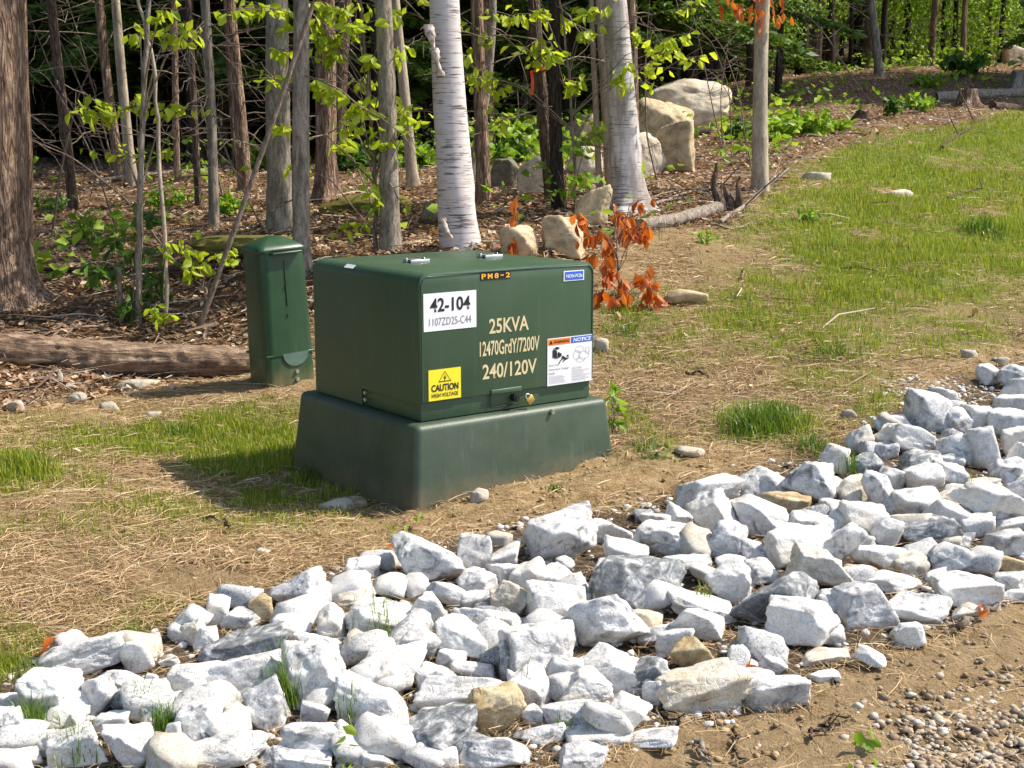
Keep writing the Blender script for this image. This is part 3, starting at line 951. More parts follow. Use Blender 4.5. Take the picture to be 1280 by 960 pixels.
mb = MB(); add_box(mb, (.185, .006, .012), (PW / 2 + .01, -.010, PH + .0035), .002); mb.build('lip_slot', M['black_metal'], lid)
# faded half-round apron where the cover meets the base
t = np.linspace(np.pi, 2 * np.pi, 18)
o_ = [(PW / 2 + .03 + .088 * math.cos(q), -.0085, .205 + .085 * math.sin(q)) for q in t]
mb = MB(); mb.add(o_, [list(range(18))])
ap = mb.build('apron', M['chalk'], ped, smooth=False); ap['label'] = 'chalky faded half-round apron'
for zz_ in (.085, .035):
    mb = MB(); add_tube(mb, [(PW / 2 + .03, -.002, zz_), (PW / 2 + .03, -.014, zz_)], .012, 10); mb.build('screw_head', M['steel'], ped)
flat = MB()
fr = [(-.012, -.012, .0), (PW + .012, -.012, .0), (PW + .012, PD + .012, .0), (-.012, PD + .012, .0)]
add_box(flat, (PW + .012, PD + .012, .016), (PW / 2, PD / 2, .198), .005)
flat.build('collar', M['ped'], ped)

# ------------------------------------------------------------------ rocks
_ICO = {}
def ico(sub_):
    if sub_ not in _ICO:
        bm = bmesh.new(); bmesh.ops.create_icosphere(bm, subdivisions=sub_, radius=1)
        bm.verts.index_update()
        V = np.array([v.co[:] for v in bm.verts]); V /= np.linalg.norm(V, axis=1)[:, None]
        F = np.array([[v.index for v in f.verts] for f in bm.faces]); bm.free()
        _ICO[sub_] = (V, F)
    return _ICO[sub_]

def rock_mesh(seed, dims, mt, sub_=4, angular=1.0, name='rock'):
    V, F = ico(sub_)
    rg = np.random.default_rng(seed)
    k = rg.integers(6, 11)
    n = rg.normal(size=(k, 3)); n /= np.linalg.norm(n, axis=1)[:, None]
    ax = np.eye(3) + rg.normal(0, .22, (3, 3)); ax /= np.linalg.norm(ax, axis=1)[:, None]
    n = np.concatenate([n, ax, -ax + rg.normal(0, .12, (3, 3))])
    d = np.concatenate([rg.uniform(.66, .98, k), rg.uniform(.62, .88, 6)])
    dots = np.maximum(V @ n.T, 0) / d
    p = 90 if angular > .5 else (10 if angular > -.5 else 3)
    r = (dots ** p).sum(1) ** (-1 / p)
    off = rg.uniform(0, 60, 3)
    r = r * (1 + .045 * fbm(V * 2.1 + off, 3, seed % 97) + .014 * fbm(V * 7.5 + off, 3, seed % 89))
    # broken ledges
    g = fbm(V * 2.6 + off + 9, 2, seed % 83)
    r = r * (1 - .05 * sstep(.1, .22, g))
    P = V * r[:, None]
    lo, hi = P.min(0), P.max(0)
    P = (P - (lo + hi) / 2) / (hi - lo) * np.asarray(dims)
    return MB().add(P, F).mesh(name, mt)

ROCKS = []
def rock_at(name, px, py, w, h, kind, roll=0, angular=1.0, sub_=4, seed=0, bury=.17, depthk=.8, grow=1.16):
    g = ground_hit(px, py + .30 * h)
    Y = g[1]; k = Y / FPX / CP
    W_ = w * grow * k
    alpha = math.atan2(EYE - g[2], Y)
    D_ = W_ * depthk if w < 1.8 * h else W_ * depthk * .7
    H_ = max(.60 * h * k, (h * k - .65 * D_ * math.sin(alpha)) / math.cos(alpha)) * grow * 1.30
    o = link(name, rock_mesh(seed, (W_, D_, H_), M[kind], sub_, angular, name))
    rg = random.Random(seed)
    o.rotation_euler = Euler((rg.uniform(-.15, .15), R(-roll) + rg.uniform(-.06, .06), rg.uniform(-.35, .35)))
    o.location = (g[0], g[1], g[2] + H_ * (.5 - bury))
    return o

SPEC = """103 823 105 48 V 12|170 827 38 47 W 30|150 853 56 30 V -10|67 876 72 64 W 0|120 877 40 48 V -30|155 878 30 26 G 0|235 846 78 48 W 8|226 886 92 40 W 0|8 882 42 30 V 0|12 920 46 52 W 0|97 935 72 58 W 0|165 937 64 54 V 0|22 951 58 30 V 5|140 902 50 30 W 15|94 905 24 24 W 0|216 922 30 38 V 0|249 913 54 54 V 0|222 958 44 26 W 0|189 858 18 24 V 0|212 828 24 16 V 0
272 768 34 36 W 0|303 775 42 26 V 0|328 765 32 32 T 0|379 746 62 46 G 25|386 770 58 24 V 5|366 785 56 30 W -10|310 806 110 50 D 5|307 849 98 50 V 12|390 855 74 76 V 0|400 811 70 34 W -5|414 785 36 38 W 20|246 795 28 30 C 30|258 801 30 28 W 0|454 713 43 29 V 0|442 727 43 18 V 5|437 748 44 26 C 12|460 757 56 18 W 8|335 887 48 56 G 15|293 902 40 38 C 0|392 896 36 30 V -20|284 940 100 42 W 12|394 928 92 46 V -8|366 952 98 34 V 0|465 884 98 52 W -5|430 930 30 40 V 0
537 705 86 56 V -18|592 697 44 44 V 0|633 698 50 28 V 12|633 720 42 30 W 0|597 730 44 30 V -12|563 747 58 32 V -5|593 752 36 24 V 0|538 768 44 42 W -15|640 753 52 46 C -15|607 778 98 42 W -5|480 778 88 42 W -5|578 802 68 48 W -12|523 810 50 46 V -20|487 840 92 64 W -8|563 827 34 24 V 0|593 837 54 22 W 0|547 850 50 34 W 0|580 870 106 52 W 5|470 813 50 34 W 0|547 917 108 62 D 20|618 888 66 58 T 15|613 942 94 46 G 0|480 917 66 52 W 0|463 950 56 28 V 0|550 950 44 30 W 0|640 830 50 52 D 30|650 862 30 36 W 0
703 677 84 64 V 5|762 667 68 30 W -10|780 695 56 28 W -12|762 714 46 28 W 12|828 677 72 42 V 0|818 653 38 20 V 0|803 738 120 66 D 0|697 727 58 34 W 5|697 760 78 56 W -10|663 727 50 36 W 20|732 750 34 26 V -15|752 783 86 66 V 30|675 820 88 74 V 10|772 833 106 60 W 25|705 842 44 38 V 0|733 864 62 46 W -15|662 864 50 48 W 0|714 896 76 38 V 5|785 893 80 52 W -8|748 917 84 24 W 5|675 917 62 22 V 10|728 945 64 38 G 8|808 850 56 42 D 25|815 871 24 32 V 0|876 864 108 54 C 8|808 923 76 16 V 12|668 896 28 24 V 0|808 783 36 32 C 0|820 794 46 24 V 10|845 805 46 34 W 10|868 824 46 42 T 30|921 836 30 42 W -10|934 822 46 34 D -10|966 833 38 26 V -20|968 868 76 40 G 0|948 858 44 38 G 15|1000 782 82 62 W -12|876 782 82 44 W -8|969 755 114 60 D 15|875 757 96 32 W -8|1033 819 64 18 C 6|1087 822 38 24 W -10|1028 847 42 16 W 8|1135 796 40 32 W 0|1073 763 68 52 G 20|1144 763 80 36 V -5
885 620 76 38 W 5|889 657 52 58 W 15|849 647 34 24 W -15|935 613 30 32 V 10|962 609 46 32 V -15|976 633 68 30 T 0|1014 610 64 46 V -25|1024 597 40 28 C 0|950 650 80 46 V -20|995 686 84 50 W 5|908 683 46 44 G 0|943 692 44 28 V -15|916 707 40 24 W 10|945 719 46 30 G 0|910 733 52 46 W 20|1025 718 70 52 C -20|1020 657 72 28 V -12|1046 690 38 56 V -35|857 708 54 24 W 0|1043 640 44 24 G 0|1036 760 48 34 V 0|877 701 24 16 V 0
1067 620 42 32 C 10|1100 622 32 46 V 25|1110 605 38 30 V -20|1081 585 44 24 D 5|1155 603 44 36 W 20|1186 599 44 32 G -25|1145 632 52 34 W 0|1181 625 36 24 C 0|1238 634 78 50 W -8|1183 647 52 34 W -10|1080 656 50 44 W 10|1156 668 74 36 D 3|1108 672 36 34 V 10|1198 677 52 18 D 0|1220 660 44 26 W 15|1261 680 52 32 G 0|1265 657 42 18 W 8|1095 700 68 30 W -5|1138 705 46 26 C 0|1185 701 52 36 V 10|1243 705 62 26 T -12|1257 728 50 28 G 10|1268 745 36 16 V 8|1117 730 68 28 W -5|1204 740 80 48 W -8|1077 719 42 24 T 0|1167 724 34 18 V 10|1075 680 40 26 W -15|1270 622 26 32 V 0|1265 592 48 32 V 0|1209 768 36 22 C 0|1215 605 60 14 C 5
1237 473 30 22 W 0|1267 476 40 28 G 0|1271 496 34 34 G -30|1160 523 54 42 G -15|1199 531 30 28 V 0|1225 527 42 32 W 15|1262 509 40 22 W 0|1261 535 48 34 W 0|1138 555 76 34 W -15|1195 567 46 36 V -10|1230 569 34 46 W 15|1269 558 38 34 W 0|1115 535 44 22 W 5|1076 556 36 28 W 30|1081 583 2 2 D 0|1147 585 52 32 D 0|1188 578 30 22 V 0|1257 594 42 28 G 0|1106 567 30 22 G 0|1273 574 26 30 W 0|1047 582 36 36 W -40"""
CN = {'W': 'white', 'V': 'grey-veined white', 'G': 'grey', 'D': 'dark grey', 'T': 'ochre', 'C': 'cream'}
ANCH = {  # hand-written labels of the rocks that stand out; short name used by their neighbours
    (103, 823): ('large flat slab with swirling grey veins at the far left end of the rock strip', 'swirl-veined slab'),
    (328, 765): ('small ochre stone among white ones on the upper edge, left of the cabinet', 'small ochre edge stone'),
    (379, 746): ('grey striped rock propped on the upper edge, left of the cabinet', 'grey striped edge rock'),
    (310, 806): ('long dark and white patched rock just below the small ochre edge stone', 'dark patched rock'),
    (390, 855): ('chunky upright rock covered all over in grey veins, lower left of the strip', 'upright veined block'),
    (537, 705): ('broad grey-veined rock on the upper edge, directly below the cabinet corner', 'cabinet-corner rock'),
    (547, 917): ('brownish grey layered rock at the bottom edge, with a ragged left end', 'brownish layered rock'),
    (618, 888): ('mottled ochre rock beside the brownish layered rock near the bottom edge', 'mottled ochre rock'),
    (613, 942): ('bluish grey speckled boulder at the bottom edge below the mottled ochre rock', 'blue-grey speckled boulder'),
    (703, 677): ('biggest rock of the upper edge below the cabinet front, grey face with white rim', 'big grey-faced edge rock'),
    (803, 738): ('widest dark grey speckled slab, lying in the middle of the rock strip', 'wide dark speckled slab'),
    (772, 833): ('long white slab slanting up to the right in the middle of the strip', 'long slanting white slab'),
    (876, 864): ('broad cream and grey rock half sunk in brown soil at the lower edge', 'broad cream rock'),
    (969, 755): ('big greenish dark rock with pinkish white ends near the soil edge', 'greenish dark rock'),
    (1000, 782): ('white tilted block standing at the soil edge below the greenish dark rock', 'tilted white block'),
    (885, 620): ('wide white block with a flat top where the upper edge meets bare soil', 'flat-topped white block'),
    (976, 633): ('ochre slab wedged between white rocks near the upper edge, right of the cabinet', 'ochre slab'),
    (995, 686): ('large smooth white rock with a pointed right end, below the ochre slab', 'pointed white rock'),
    (1025, 718): ('cream pyramid-shaped rock just below the pointed white rock', 'cream pyramid rock'),
    (1156, 668): ('dark grey oblong block lying level at the right of the strip', 'dark oblong block'),
    (1238, 634): ('big domed white rock near the right edge of the strip', 'domed white rock'),
    (1204, 740): ('large rounded white rock touching the brown soil at the lower right', 'rounded soil-edge rock'),
    (1243, 705): ('yellow ochre streaked rock near the right edge, above the soil', 'streaked ochre rock'),
    (1160, 523): ('big grey and white boulder at the top right of the strip beside crushed stone', 'crushed-stone boulder'),
    (1138, 555): ('long white rock sloping down to the right, at the strip\'s upper right edge', 'long sloping rock'),
    (1033, 819): ('flat cream sliver lying alone on brown soil below the strip', 'cream sliver'),
    (1135, 796): ('small white stone out on the soil at the right, apart from the strip', 'outlying white stone'),
    (1081, 585): ('small dark grey stone dappled white at the upper right edge', 'small dark dappled stone'),
    (868, 824): ('ochre and white pitted rock leaning above the broad cream rock', 'pitted ochre rock'),
    (752, 783): ('pale grey pyramid rock with a cream foot, left of the wide dark slab', 'pale pyramid rock'),
    (67, 876): ('big white rock right under the swirl-veined slab', 'big under-slab rock'),
}
specs = []
for line in SPEC.split('\n'):
    for it in line.split('|'):
        a = it.split()
        px, py, w, h = (float(q) for q in a[:4])
        if w < 5: continue
        specs.append(dict(px=px, py=py, w=w, h=h, c=a[4], roll=float(a[5])))
for s in specs:
    s['size'] = 'large' if s['w'] * s['h'] > 3600 else ('small' if s['w'] * s['h'] < 1250 else 'mid-sized')
    s['shape'] = 'flat' if s['w'] > 2.25 * s['h'] else ('upright' if s['h'] > 1.08 * s['w'] else ('tilted' if abs(s['roll']) >= 20 else ('long' if s['w'] > 1.8 * s['h'] else 'blocky')))
    s['anchor'] = ANCH.get((int(s['px']), int(s['py'])))

def direction(s, a):
    dx, dy = s['px'] - a['px'], s['py'] - a['py']
    ang = math.degrees(math.atan2(-dy, dx)) % 360
    return ['right of', 'up and right of', 'above', 'up and left of', 'left of', 'down and left of', 'below', 'down and right of'][int(((ang + 22.5) % 360) // 45)]
anchors = [s for s in specs if s['anchor']]
used = set()
def key(s): return (s['size'], s['c'], s['shape'])
order = sorted([s for s in specs if not s['anchor']], key=lambda s: min(math.hypot(s['px'] - a['px'], s['py'] - a['py']) for a in anchors))
for s in specs:
    if s['anchor']:
        s['label'] = s['anchor'][0]; used.add(s['label'])
for s in order:
    near = sorted(anchors, key=lambda a: math.hypot(s['px'] - a['px'], s['py'] - a['py']))[:8]
    for a in near:
        d = direction(s, a)
        dist = math.hypot(s['px'] - a['px'], s['py'] - a['py'])
        same = [q for q in specs if q is not s and not q['anchor'] and key(q) == key(s) and direction(q, a) == d and math.hypot(q['px'] - a['px'], q['py'] - a['py']) < dist]
        lab = f"{s['size']} {s['shape']} {CN[s['c']]} rock " + ('' if dist > 90 else 'just ') + f"{d} the {a['anchor'][1]}"
        if lab not in used and not same: break
    else:
        a = near[0]
        d = direction(s, a)
        i = 0
        while True:
            lab = f"{['second', 'third', 'fourth', 'fifth', 'sixth'][i]} {s['size']} {s['shape']} {CN[s['c']]} rock {d} the {a['anchor'][1]}"
            if lab not in used: break
            i += 1
    s['label'] = lab; used.add(lab)
for i, s in enumerate(specs):
    o = rock_at('marble_rock', s['px'], s['py'], s['w'], s['h'], s['c'], s['roll'], seed=100 + i, sub_=5 if s['w'] * s['h'] > 2300 else 4)
    tag(o, s['label'], 'rock', 'white marble rocks laid along the strip')
    ROCKS.append((o.location.x, o.location.y, o.dimensions.x))

# small stones filling the gaps of the strip
fill = []
rg = np.random.default_rng(5)
base_small = [rock_mesh(900 + i, (1, .85, .62), M[k], 3, 1, 'marble_chip') for i, k in enumerate('WVWGCWVDWV')]
cand = []
while len(cand) < 112:
    px, py = rg.uniform(-60, 1300), rg.uniform(455, 975)
    if lin(UP, px) + 4 < py < lin(LO, px) - 6: cand.append((px, py))
for i, (px, py) in enumerate(cand):
    g = ground_hit(px, py)
    o = link('marble_chip', base_small[i % len(base_small)])
    s_ = rg.uniform(.08, .19)
    o.scale = (s_, s_ * rg.uniform(.8, 1.2), s_ * rg.uniform(.8, 1.1))
    o.rotation_euler = (rg.uniform(-.4, .4), rg.uniform(-.4, .4), rg.uniform(0, 6.28))
    o.location = (g[0], g[1], g[2] + s_ * .22)
    tag(o, 'small marble chip wedged low in a gap between the larger rocks', 'rock', 'small marble chips in the gaps of the rock strip')

# ------------------------------------------------------------------ boulders and field stones
def stone(name, label, cat, px, py, w, h, kind, roll=0, seed=1, angular=0.0, sub_=4, bury=.25, depthk=.8, group=None):
    o = rock_at(name, px, py, w, h, kind, roll, angular, sub_, seed, bury, depthk, 1.04 if group and 'boulder' in group else .98)
    return tag(o, label, cat, group)
BG = 'boulders piled by the second birch'
for a in [('largest white-topped boulder, highest of the pile behind the second birch', 858, 148, 108, 64, 'P', 6, 341, 0),
          ('broad brown boulder below and left of the largest white-topped one', 826, 158, 80, 46, 'B', 0, 302, 0),
          ('rounded tan boulder standing upright in front of the largest white-topped one', 842, 198, 50, 58, 'B', 8, 303, 0),
          ('pale smooth boulder just right of the second birch trunk', 808, 202, 44, 50, 'P', 0, 304, 0),
          ('small tan boulder seen left of the second birch, uppermost there', 722, 168, 40, 34, 'B', 0, 305, 0),
          ('low pale boulder left of the second birch, below the small tan one', 728, 207, 48, 36, 'P', 0, 306, 0),
          ('pale upright boulder behind the pair of thin brown trunks', 664, 228, 38, 46, 'P', 0, 307, 1),
          ('dark angular boulder left of the pale upright one', 632, 224, 44, 38, 'K', 0, 308, 1)]:
    stone('boulder', a[0], 'boulder', *a[1:6], a[6], a[7], a[8], 5, group=BG)
for a in [('square-cut tan stone with a flat top, right above the cabinet', 739, 266, 52, 52, 'B', 0, 321, 1),
          ('craggy tan stone just behind the cabinet, left of the square-cut one', 704, 300, 58, 52, 'B', 0, 322, 1),
          ('rounded tan stone behind the cabinet with rusty leaves in front', 650, 306, 50, 40, 'B', 0, 323, 0),
          ('big pale boulder far up the slope at the right edge', 1264, 72, 48, 24, 'P', 0, 324, 0),
          ('small mossy stone at the left foot of the large birch', 540, 268, 26, 26, 'K', 0, 325, 1)]:
    stone('boulder', a[0], 'boulder', *a[1:6], a[6], a[7], a[8], 5)
FS = 'pale field stones lying on the soil'
for i, a in enumerate([
        ('pale oval stone lying in grass left of the pedestal', 192, 519, 20, 10, 'S'),
        ('tan rounded stone at the end of the row below the log', 137, 509, 26, 14, 'S'),
        ('grey rounded stone in the middle of the row below the log', 97, 498, 26, 16, 'S'),
        ('small tan stone above the grey rounded one below the log', 90, 485, 18, 12, 'S'),
        ('long narrow stone lying like a stick below the log', 75, 475, 10, 22, 'S'),
        ('grey flat stone at the left edge below the log', 20, 509, 22, 18, 'S'),
        ('flat broad stone half buried in leaf litter below the log', 168, 482, 52, 18, 'S'),
        ('small pale stone right of the flat broad one, near the pedestal', 236, 471, 14, 8, 'P'),
        ('pale flat stone in the shade at the cabinet sleeve\'s left corner', 421, 631, 50, 20, 'S'),
        ('small tan stone in bare soil in front of the sleeve', 599, 621, 24, 20, 'S'),
        ('small ochre stone left of the strip in dry grass', 326, 690, 26, 12, 'S'),
        ('little dark stone left of the small ochre one in dry grass', 287, 691, 16, 10, 'B'),
        ('grey rounded stone beside the lush grass clump', 1060, 518, 26, 16, 'S'),
        ('flat stone sunk in soil below the lush grass clump', 862, 563, 40, 12, 'S'),
        ('pale round stone above the strip at the right, nearest the frame edge', 1253, 452, 16, 12, 'S'),
        ('tan flat stone just left of the pale round one above the strip', 1211, 443, 22, 12, 'S'),
        ('white flat stone lying alone on the green lawn', 1125, 243, 32, 11, 'P'),
        ('broad worn stone at ground level behind the orange leaves', 858, 372, 60, 22, 'B'),
        ('tan stone peeping out right of the cabinet', 752, 432, 18, 18, 'S'),
        ('small pale stone in the litter right of the grey driftwood', 1020, 222, 36, 12, 'S'),
        ('small flat stone in bare soil left of the sleeve\'s shadow', 275, 632, 14, 8, 'S'),
        ('pale small stone left of the sleeve in dry grass', 446, 628, 28, 16, 'B')]):
    stone('field_stone', a[0], 'stone', *a[1:6], a[5], 0, 400 + i, 0, 3, group=FS) if False else stone('field_stone', a[0], 'stone', a[1], a[2], a[3], a[4], a[5], 0, 400 + i, 0, 3, .28, .8, FS)

# ------------------------------------------------------------------ foliage and wood builders
def add_leaves(mb, P, A, size, ratio=.55, fold=.25, rg=RNG, mi=0):
    """diamond leaves: P bases, A pointing directions, folded along the midrib"""
    n = len(P)
    A = A / (np.linalg.norm(A, axis=1)[:, None] + 1e-9)
    S = np.cross(A, rg.normal(size=(n, 3))); S /= np.linalg.norm(S, axis=1)[:, None] + 1e-9
    U = np.cross(S, A)
    sz = np.broadcast_to(np.asarray(size, float), (n,))[:, None]
    tip = P + A * sz - U * sz * .12
    mid = P + A * sz * .45
    L = mid + S * sz * ratio * .5 + U * sz * fold * ratio * .5
    Rr = mid - S * sz * ratio * .5 + U * sz * fold * ratio * .5
    L2 = P + A * sz * .78 + S * sz * ratio * .30 + U * sz * fold * ratio * .2
    R2 = P + A * sz * .78 - S * sz * ratio * .30 + U * sz * fold * ratio * .2
    V = np.stack([P, L, L2, tip, R2, Rr], 1).reshape(-1, 3)
    b = np.arange(n)[:, None] * 6
    F = np.concatenate([b + np.array([[0, 1, 2, 3]]), b + np.array([[0, 3, 4, 5]])], 0)
    return mb.add(V, F, mi)

def add_cards(mb, P, A, size, ratio, rg=RNG, mi=0):
    n = len(P)
    A = A / (np.linalg.norm(A, axis=1)[:, None] + 1e-9)
    S = np.cross(A, rg.normal(size=(n, 3))); S /= np.linalg.norm(S, axis=1)[:, None] + 1e-9
    sz = np.broadcast_to(np.asarray(size, float), (n,))[:, None]
    V = np.stack([P, P + A * sz * .5 + S * sz * ratio * .5, P + A * sz, P + A * sz * .5 - S * sz * ratio * .5], 1).reshape(-1, 3)
    return mb.add(V, np.arange(n)[:, None] * 4 + np.array([[0, 1, 2, 3]]), mi)

def crown_mesh(seed, mt, rx, rz, clusters, per, size, name):
    rg = np.random.default_rng(seed)
    mb = MB()
    d = rg.normal(size=(clusters, 3)); d /= np.linalg.norm(d, axis=1)[:, None]
    c = d * np.array([rx, rx, rz]) * rg.uniform(.35, 1.0, (clusters, 1)) ** .6
    c *= (1 + .3 * fbm(d * 1.5, 2, seed)[:, None])
    P = np.repeat(c, per, 0) + rg.normal(size=(clusters * per, 3)) * np.array([.42, .42, .2])
    A = rg.normal(size=P.shape) + np.array([0, 0, -.5])
    add_leaves(mb, P, A, rg.uniform(.6, 1.2, len(P)) * size, .6, .25, rg)
    return mb.mesh(name, mt)

def conifer_mesh(seed, H, z0, rmax, whorls, name='needles', size=.17):
    rg = np.random.default_rng(seed)
    Ps, As = [], []
    br = MB()
    for w in range(whorls):
        z = z0 + (H - z0) * (w / whorls) ** 1.1
        rr = rmax * (1 - (z - z0) / (H - z0)) ** .7 + .15
        for k in range(rg.integers(4, 7)):
            a = rg.uniform(0, 2 * np.pi); L = rr * rg.uniform(.6, 1.1)
            t = np.linspace(.12, 1, max(int(L * 34), 6))
            t = t + rg.normal(0, .01, len(t))
            d = np.array([math.cos(a), math.sin(a), 0])
            C = d[None] * (t * L)[:, None]; C[:, 2] = z - .28 * L * t ** 1.8 + .08 * L * t
            add_tube(br, C[::max(len(t) // 4, 1)], np.linspace(.018, .004, len(C[::max(len(t) // 4, 1)])), 4)
            side = np.array([-d[1], d[0], 0])
            for sgn in (-1, 1):
                for q in range(3):
                    off = rg.uniform(.02, .36, len(t)) * np.clip(1.25 - t, .2, 1)
                    Ps.append(C + side * sgn * off[:, None] + rg.normal(0, .03, C.shape))
                    A = side * sgn + d * rg.uniform(.3, 1.0, (len(t), 1)) + np.array([0, 0, -.25]); As.append(A + rg.normal(0, .25, C.shape))
    mb = MB(); P = np.concatenate(Ps); A = np.concatenate(As)
    add_cards(mb, P, A, rg.uniform(.6, 1.3, len(P)) * size, .32, rg)
    return mb.mesh(name, M['needles']), br.mesh('branches', M['bark_dark'])

CROWNS = [crown_mesh(50 + i, M['leaf_green'] if i % 2 else M['leaf_bright'], 1.9 + .2 * i, 2.6, 80, 42, .13, 'crown') for i in range(4)]
CROWNS_DK = [crown_mesh(60 + i, M['leaf_dark'], 1.8, 3.2, 100, 44, .13, 'crown') for i in range(2)]

def twigs(mb, rg, base_fn, n, z0, z1, L0, L1, r=.007, up=0.0):
    """dead side branches: base_fn(z) gives the point on the stem"""
    for _ in range(n):
        z = rg.uniform(z0, z1); p = np.array(base_fn(z)); a = rg.uniform(0, 2 * np.pi); L = rg.uniform(L0, L1)
        d = np.array([math.cos(a), math.sin(a), rg.uniform(-.35, .25) + up]); k = 6
        C = [p]
        for s_ in range(k):
            d = d + rg.normal(0, .16, 3) + np.array([0, 0, -.04]); d /= np.linalg.norm(d)
            C.append(C[-1] + d * L / k)
        add_tube(mb, np.array(C), np.linspace(r, r * .3, k + 1), 5)
        for s_ in range(rg.integers(1, 4)):
            i = rg.integers(1, k); e = d + rg.normal(0, .7, 3); e /= np.linalg.norm(e)
            q = np.array(C[i]); ll = L * rg.uniform(.15, .4)
            add_tube(mb, np.array([q, q + e * ll * .5 + rg.normal(0, .02, 3), q + e * ll]), [r * .5, r * .4, r * .2], 4)

def tree(name, label, bx, by, wpx, tx, bk, H=10.5, flare=.35, crown=None, dead=6, curve=0.0, group=None, sides=18, seed=0, top_w=None, deadlen=(.4, 1.3), cat='tree', cut=None):
    g = ground_hit(bx, by)
    Y = g[1]; k = Y / FPX
    rad = wpx * k / 2
    top = at_depth(tx, 0, Y)
    hz = top[2] - g[2]
    slope = (top[0] - g[0]) / hz
    rt = rad * (top_w if top_w else .82)
    rg = np.random.default_rng(900 + seed + int(bx * 3 + by))
    n = 34
    z = np.concatenate([np.linspace(-.15, .6, 10, endpoint=False), np.linspace(.6, H, n - 10)])
    x = slope * np.where(z < hz, z, hz + (z - hz) * .6) + curve * np.sin(np.clip(z / hz, 0, 1.3) * np.pi) * hz * .1
    x = x + .012 * np.sin(z * 1.7 + seed) * min(1, rad / .05); y = .02 * np.sin(z * 1.1 + seed * 2) * min(1, rad / .05)
    r = np.where(z < hz, rad + (rt - rad) * np.clip(z, 0, hz) / hz, rt * np.clip(1 - .75 * (z - hz) / (H - hz), .1, 1))
    r = r * (1 + flare * np.exp(-np.clip(z + .1, 0, 9) / .16))
    P = np.stack([x, np.broadcast_to(y, x.shape), z], -1)
    if cut: 
        keep = z <= cut; P, r = P[keep], r[keep]
    root = empty(name, tuple(g)); tag(root, label, cat, group)
    V, F = tube(P, r, sides, wob=.10 if rad > .06 else .06, seed=seed)
    if flare > .5:      # root buttresses
        th = np.arctan2(V[:, 1], V[:, 0] - slope * V[:, 2])
        zz_ = np.clip(V[:, 2] + .1, 0, 9)
        f = 1 + (1.5 if flare > .7 else .9) * np.exp(-zz_ / .17) * np.clip(np.cos(th * 3 + (0 if flare > .7 else seed)), 0, 1) ** 2
        V[:, 0] *= f; V[:, 1] *= f
    mb = MB(); mb.add(V, F); mb.f.append((np.arange(sides)[None] + len(V) - sides, 0))
    trunk = mb.build('trunk', M[bk], root)
    fn = lambda q: (np.interp(q, P[:, 2], P[:, 0]), np.interp(q, P[:, 2], P[:, 1]), q)
    if dead:
        for _ in range(int(dead * 1.8)):
            b = MB(); twigs(b, rg, fn, 1, .4, min(4.2, H * .6), deadlen[0], deadlen[1], .008)
            b.build('dead_branch', M['twig'], root)
    if crown is not None:
        o = link('crown', crown, root); o.location = (fn(H * .78)[0], 0, H * .86)
        o.scale = (.55, .55, .6) if wpx < 24 else (.75, .75, .7)
        o.rotation_euler = (0, 0, rg.uniform(0, 6.28))
        for _ in range(5):
            b = MB()
            z0_ = rg.uniform(.5, .9) * H; a = rg.uniform(0, 6.28); L = rg.uniform(.9, 1.7)
            p = np.array(fn(z0_)); q = p + np.array([math.cos(a) * L, math.sin(a) * L, L * .7])
            add_tube(b, np.array([p, (p + q) / 2 + [0, 0, .1], q]), [rad * .35, rad * .22, .01], 6)
            b.build('limb', M[bk], root)
    return root, fn, g

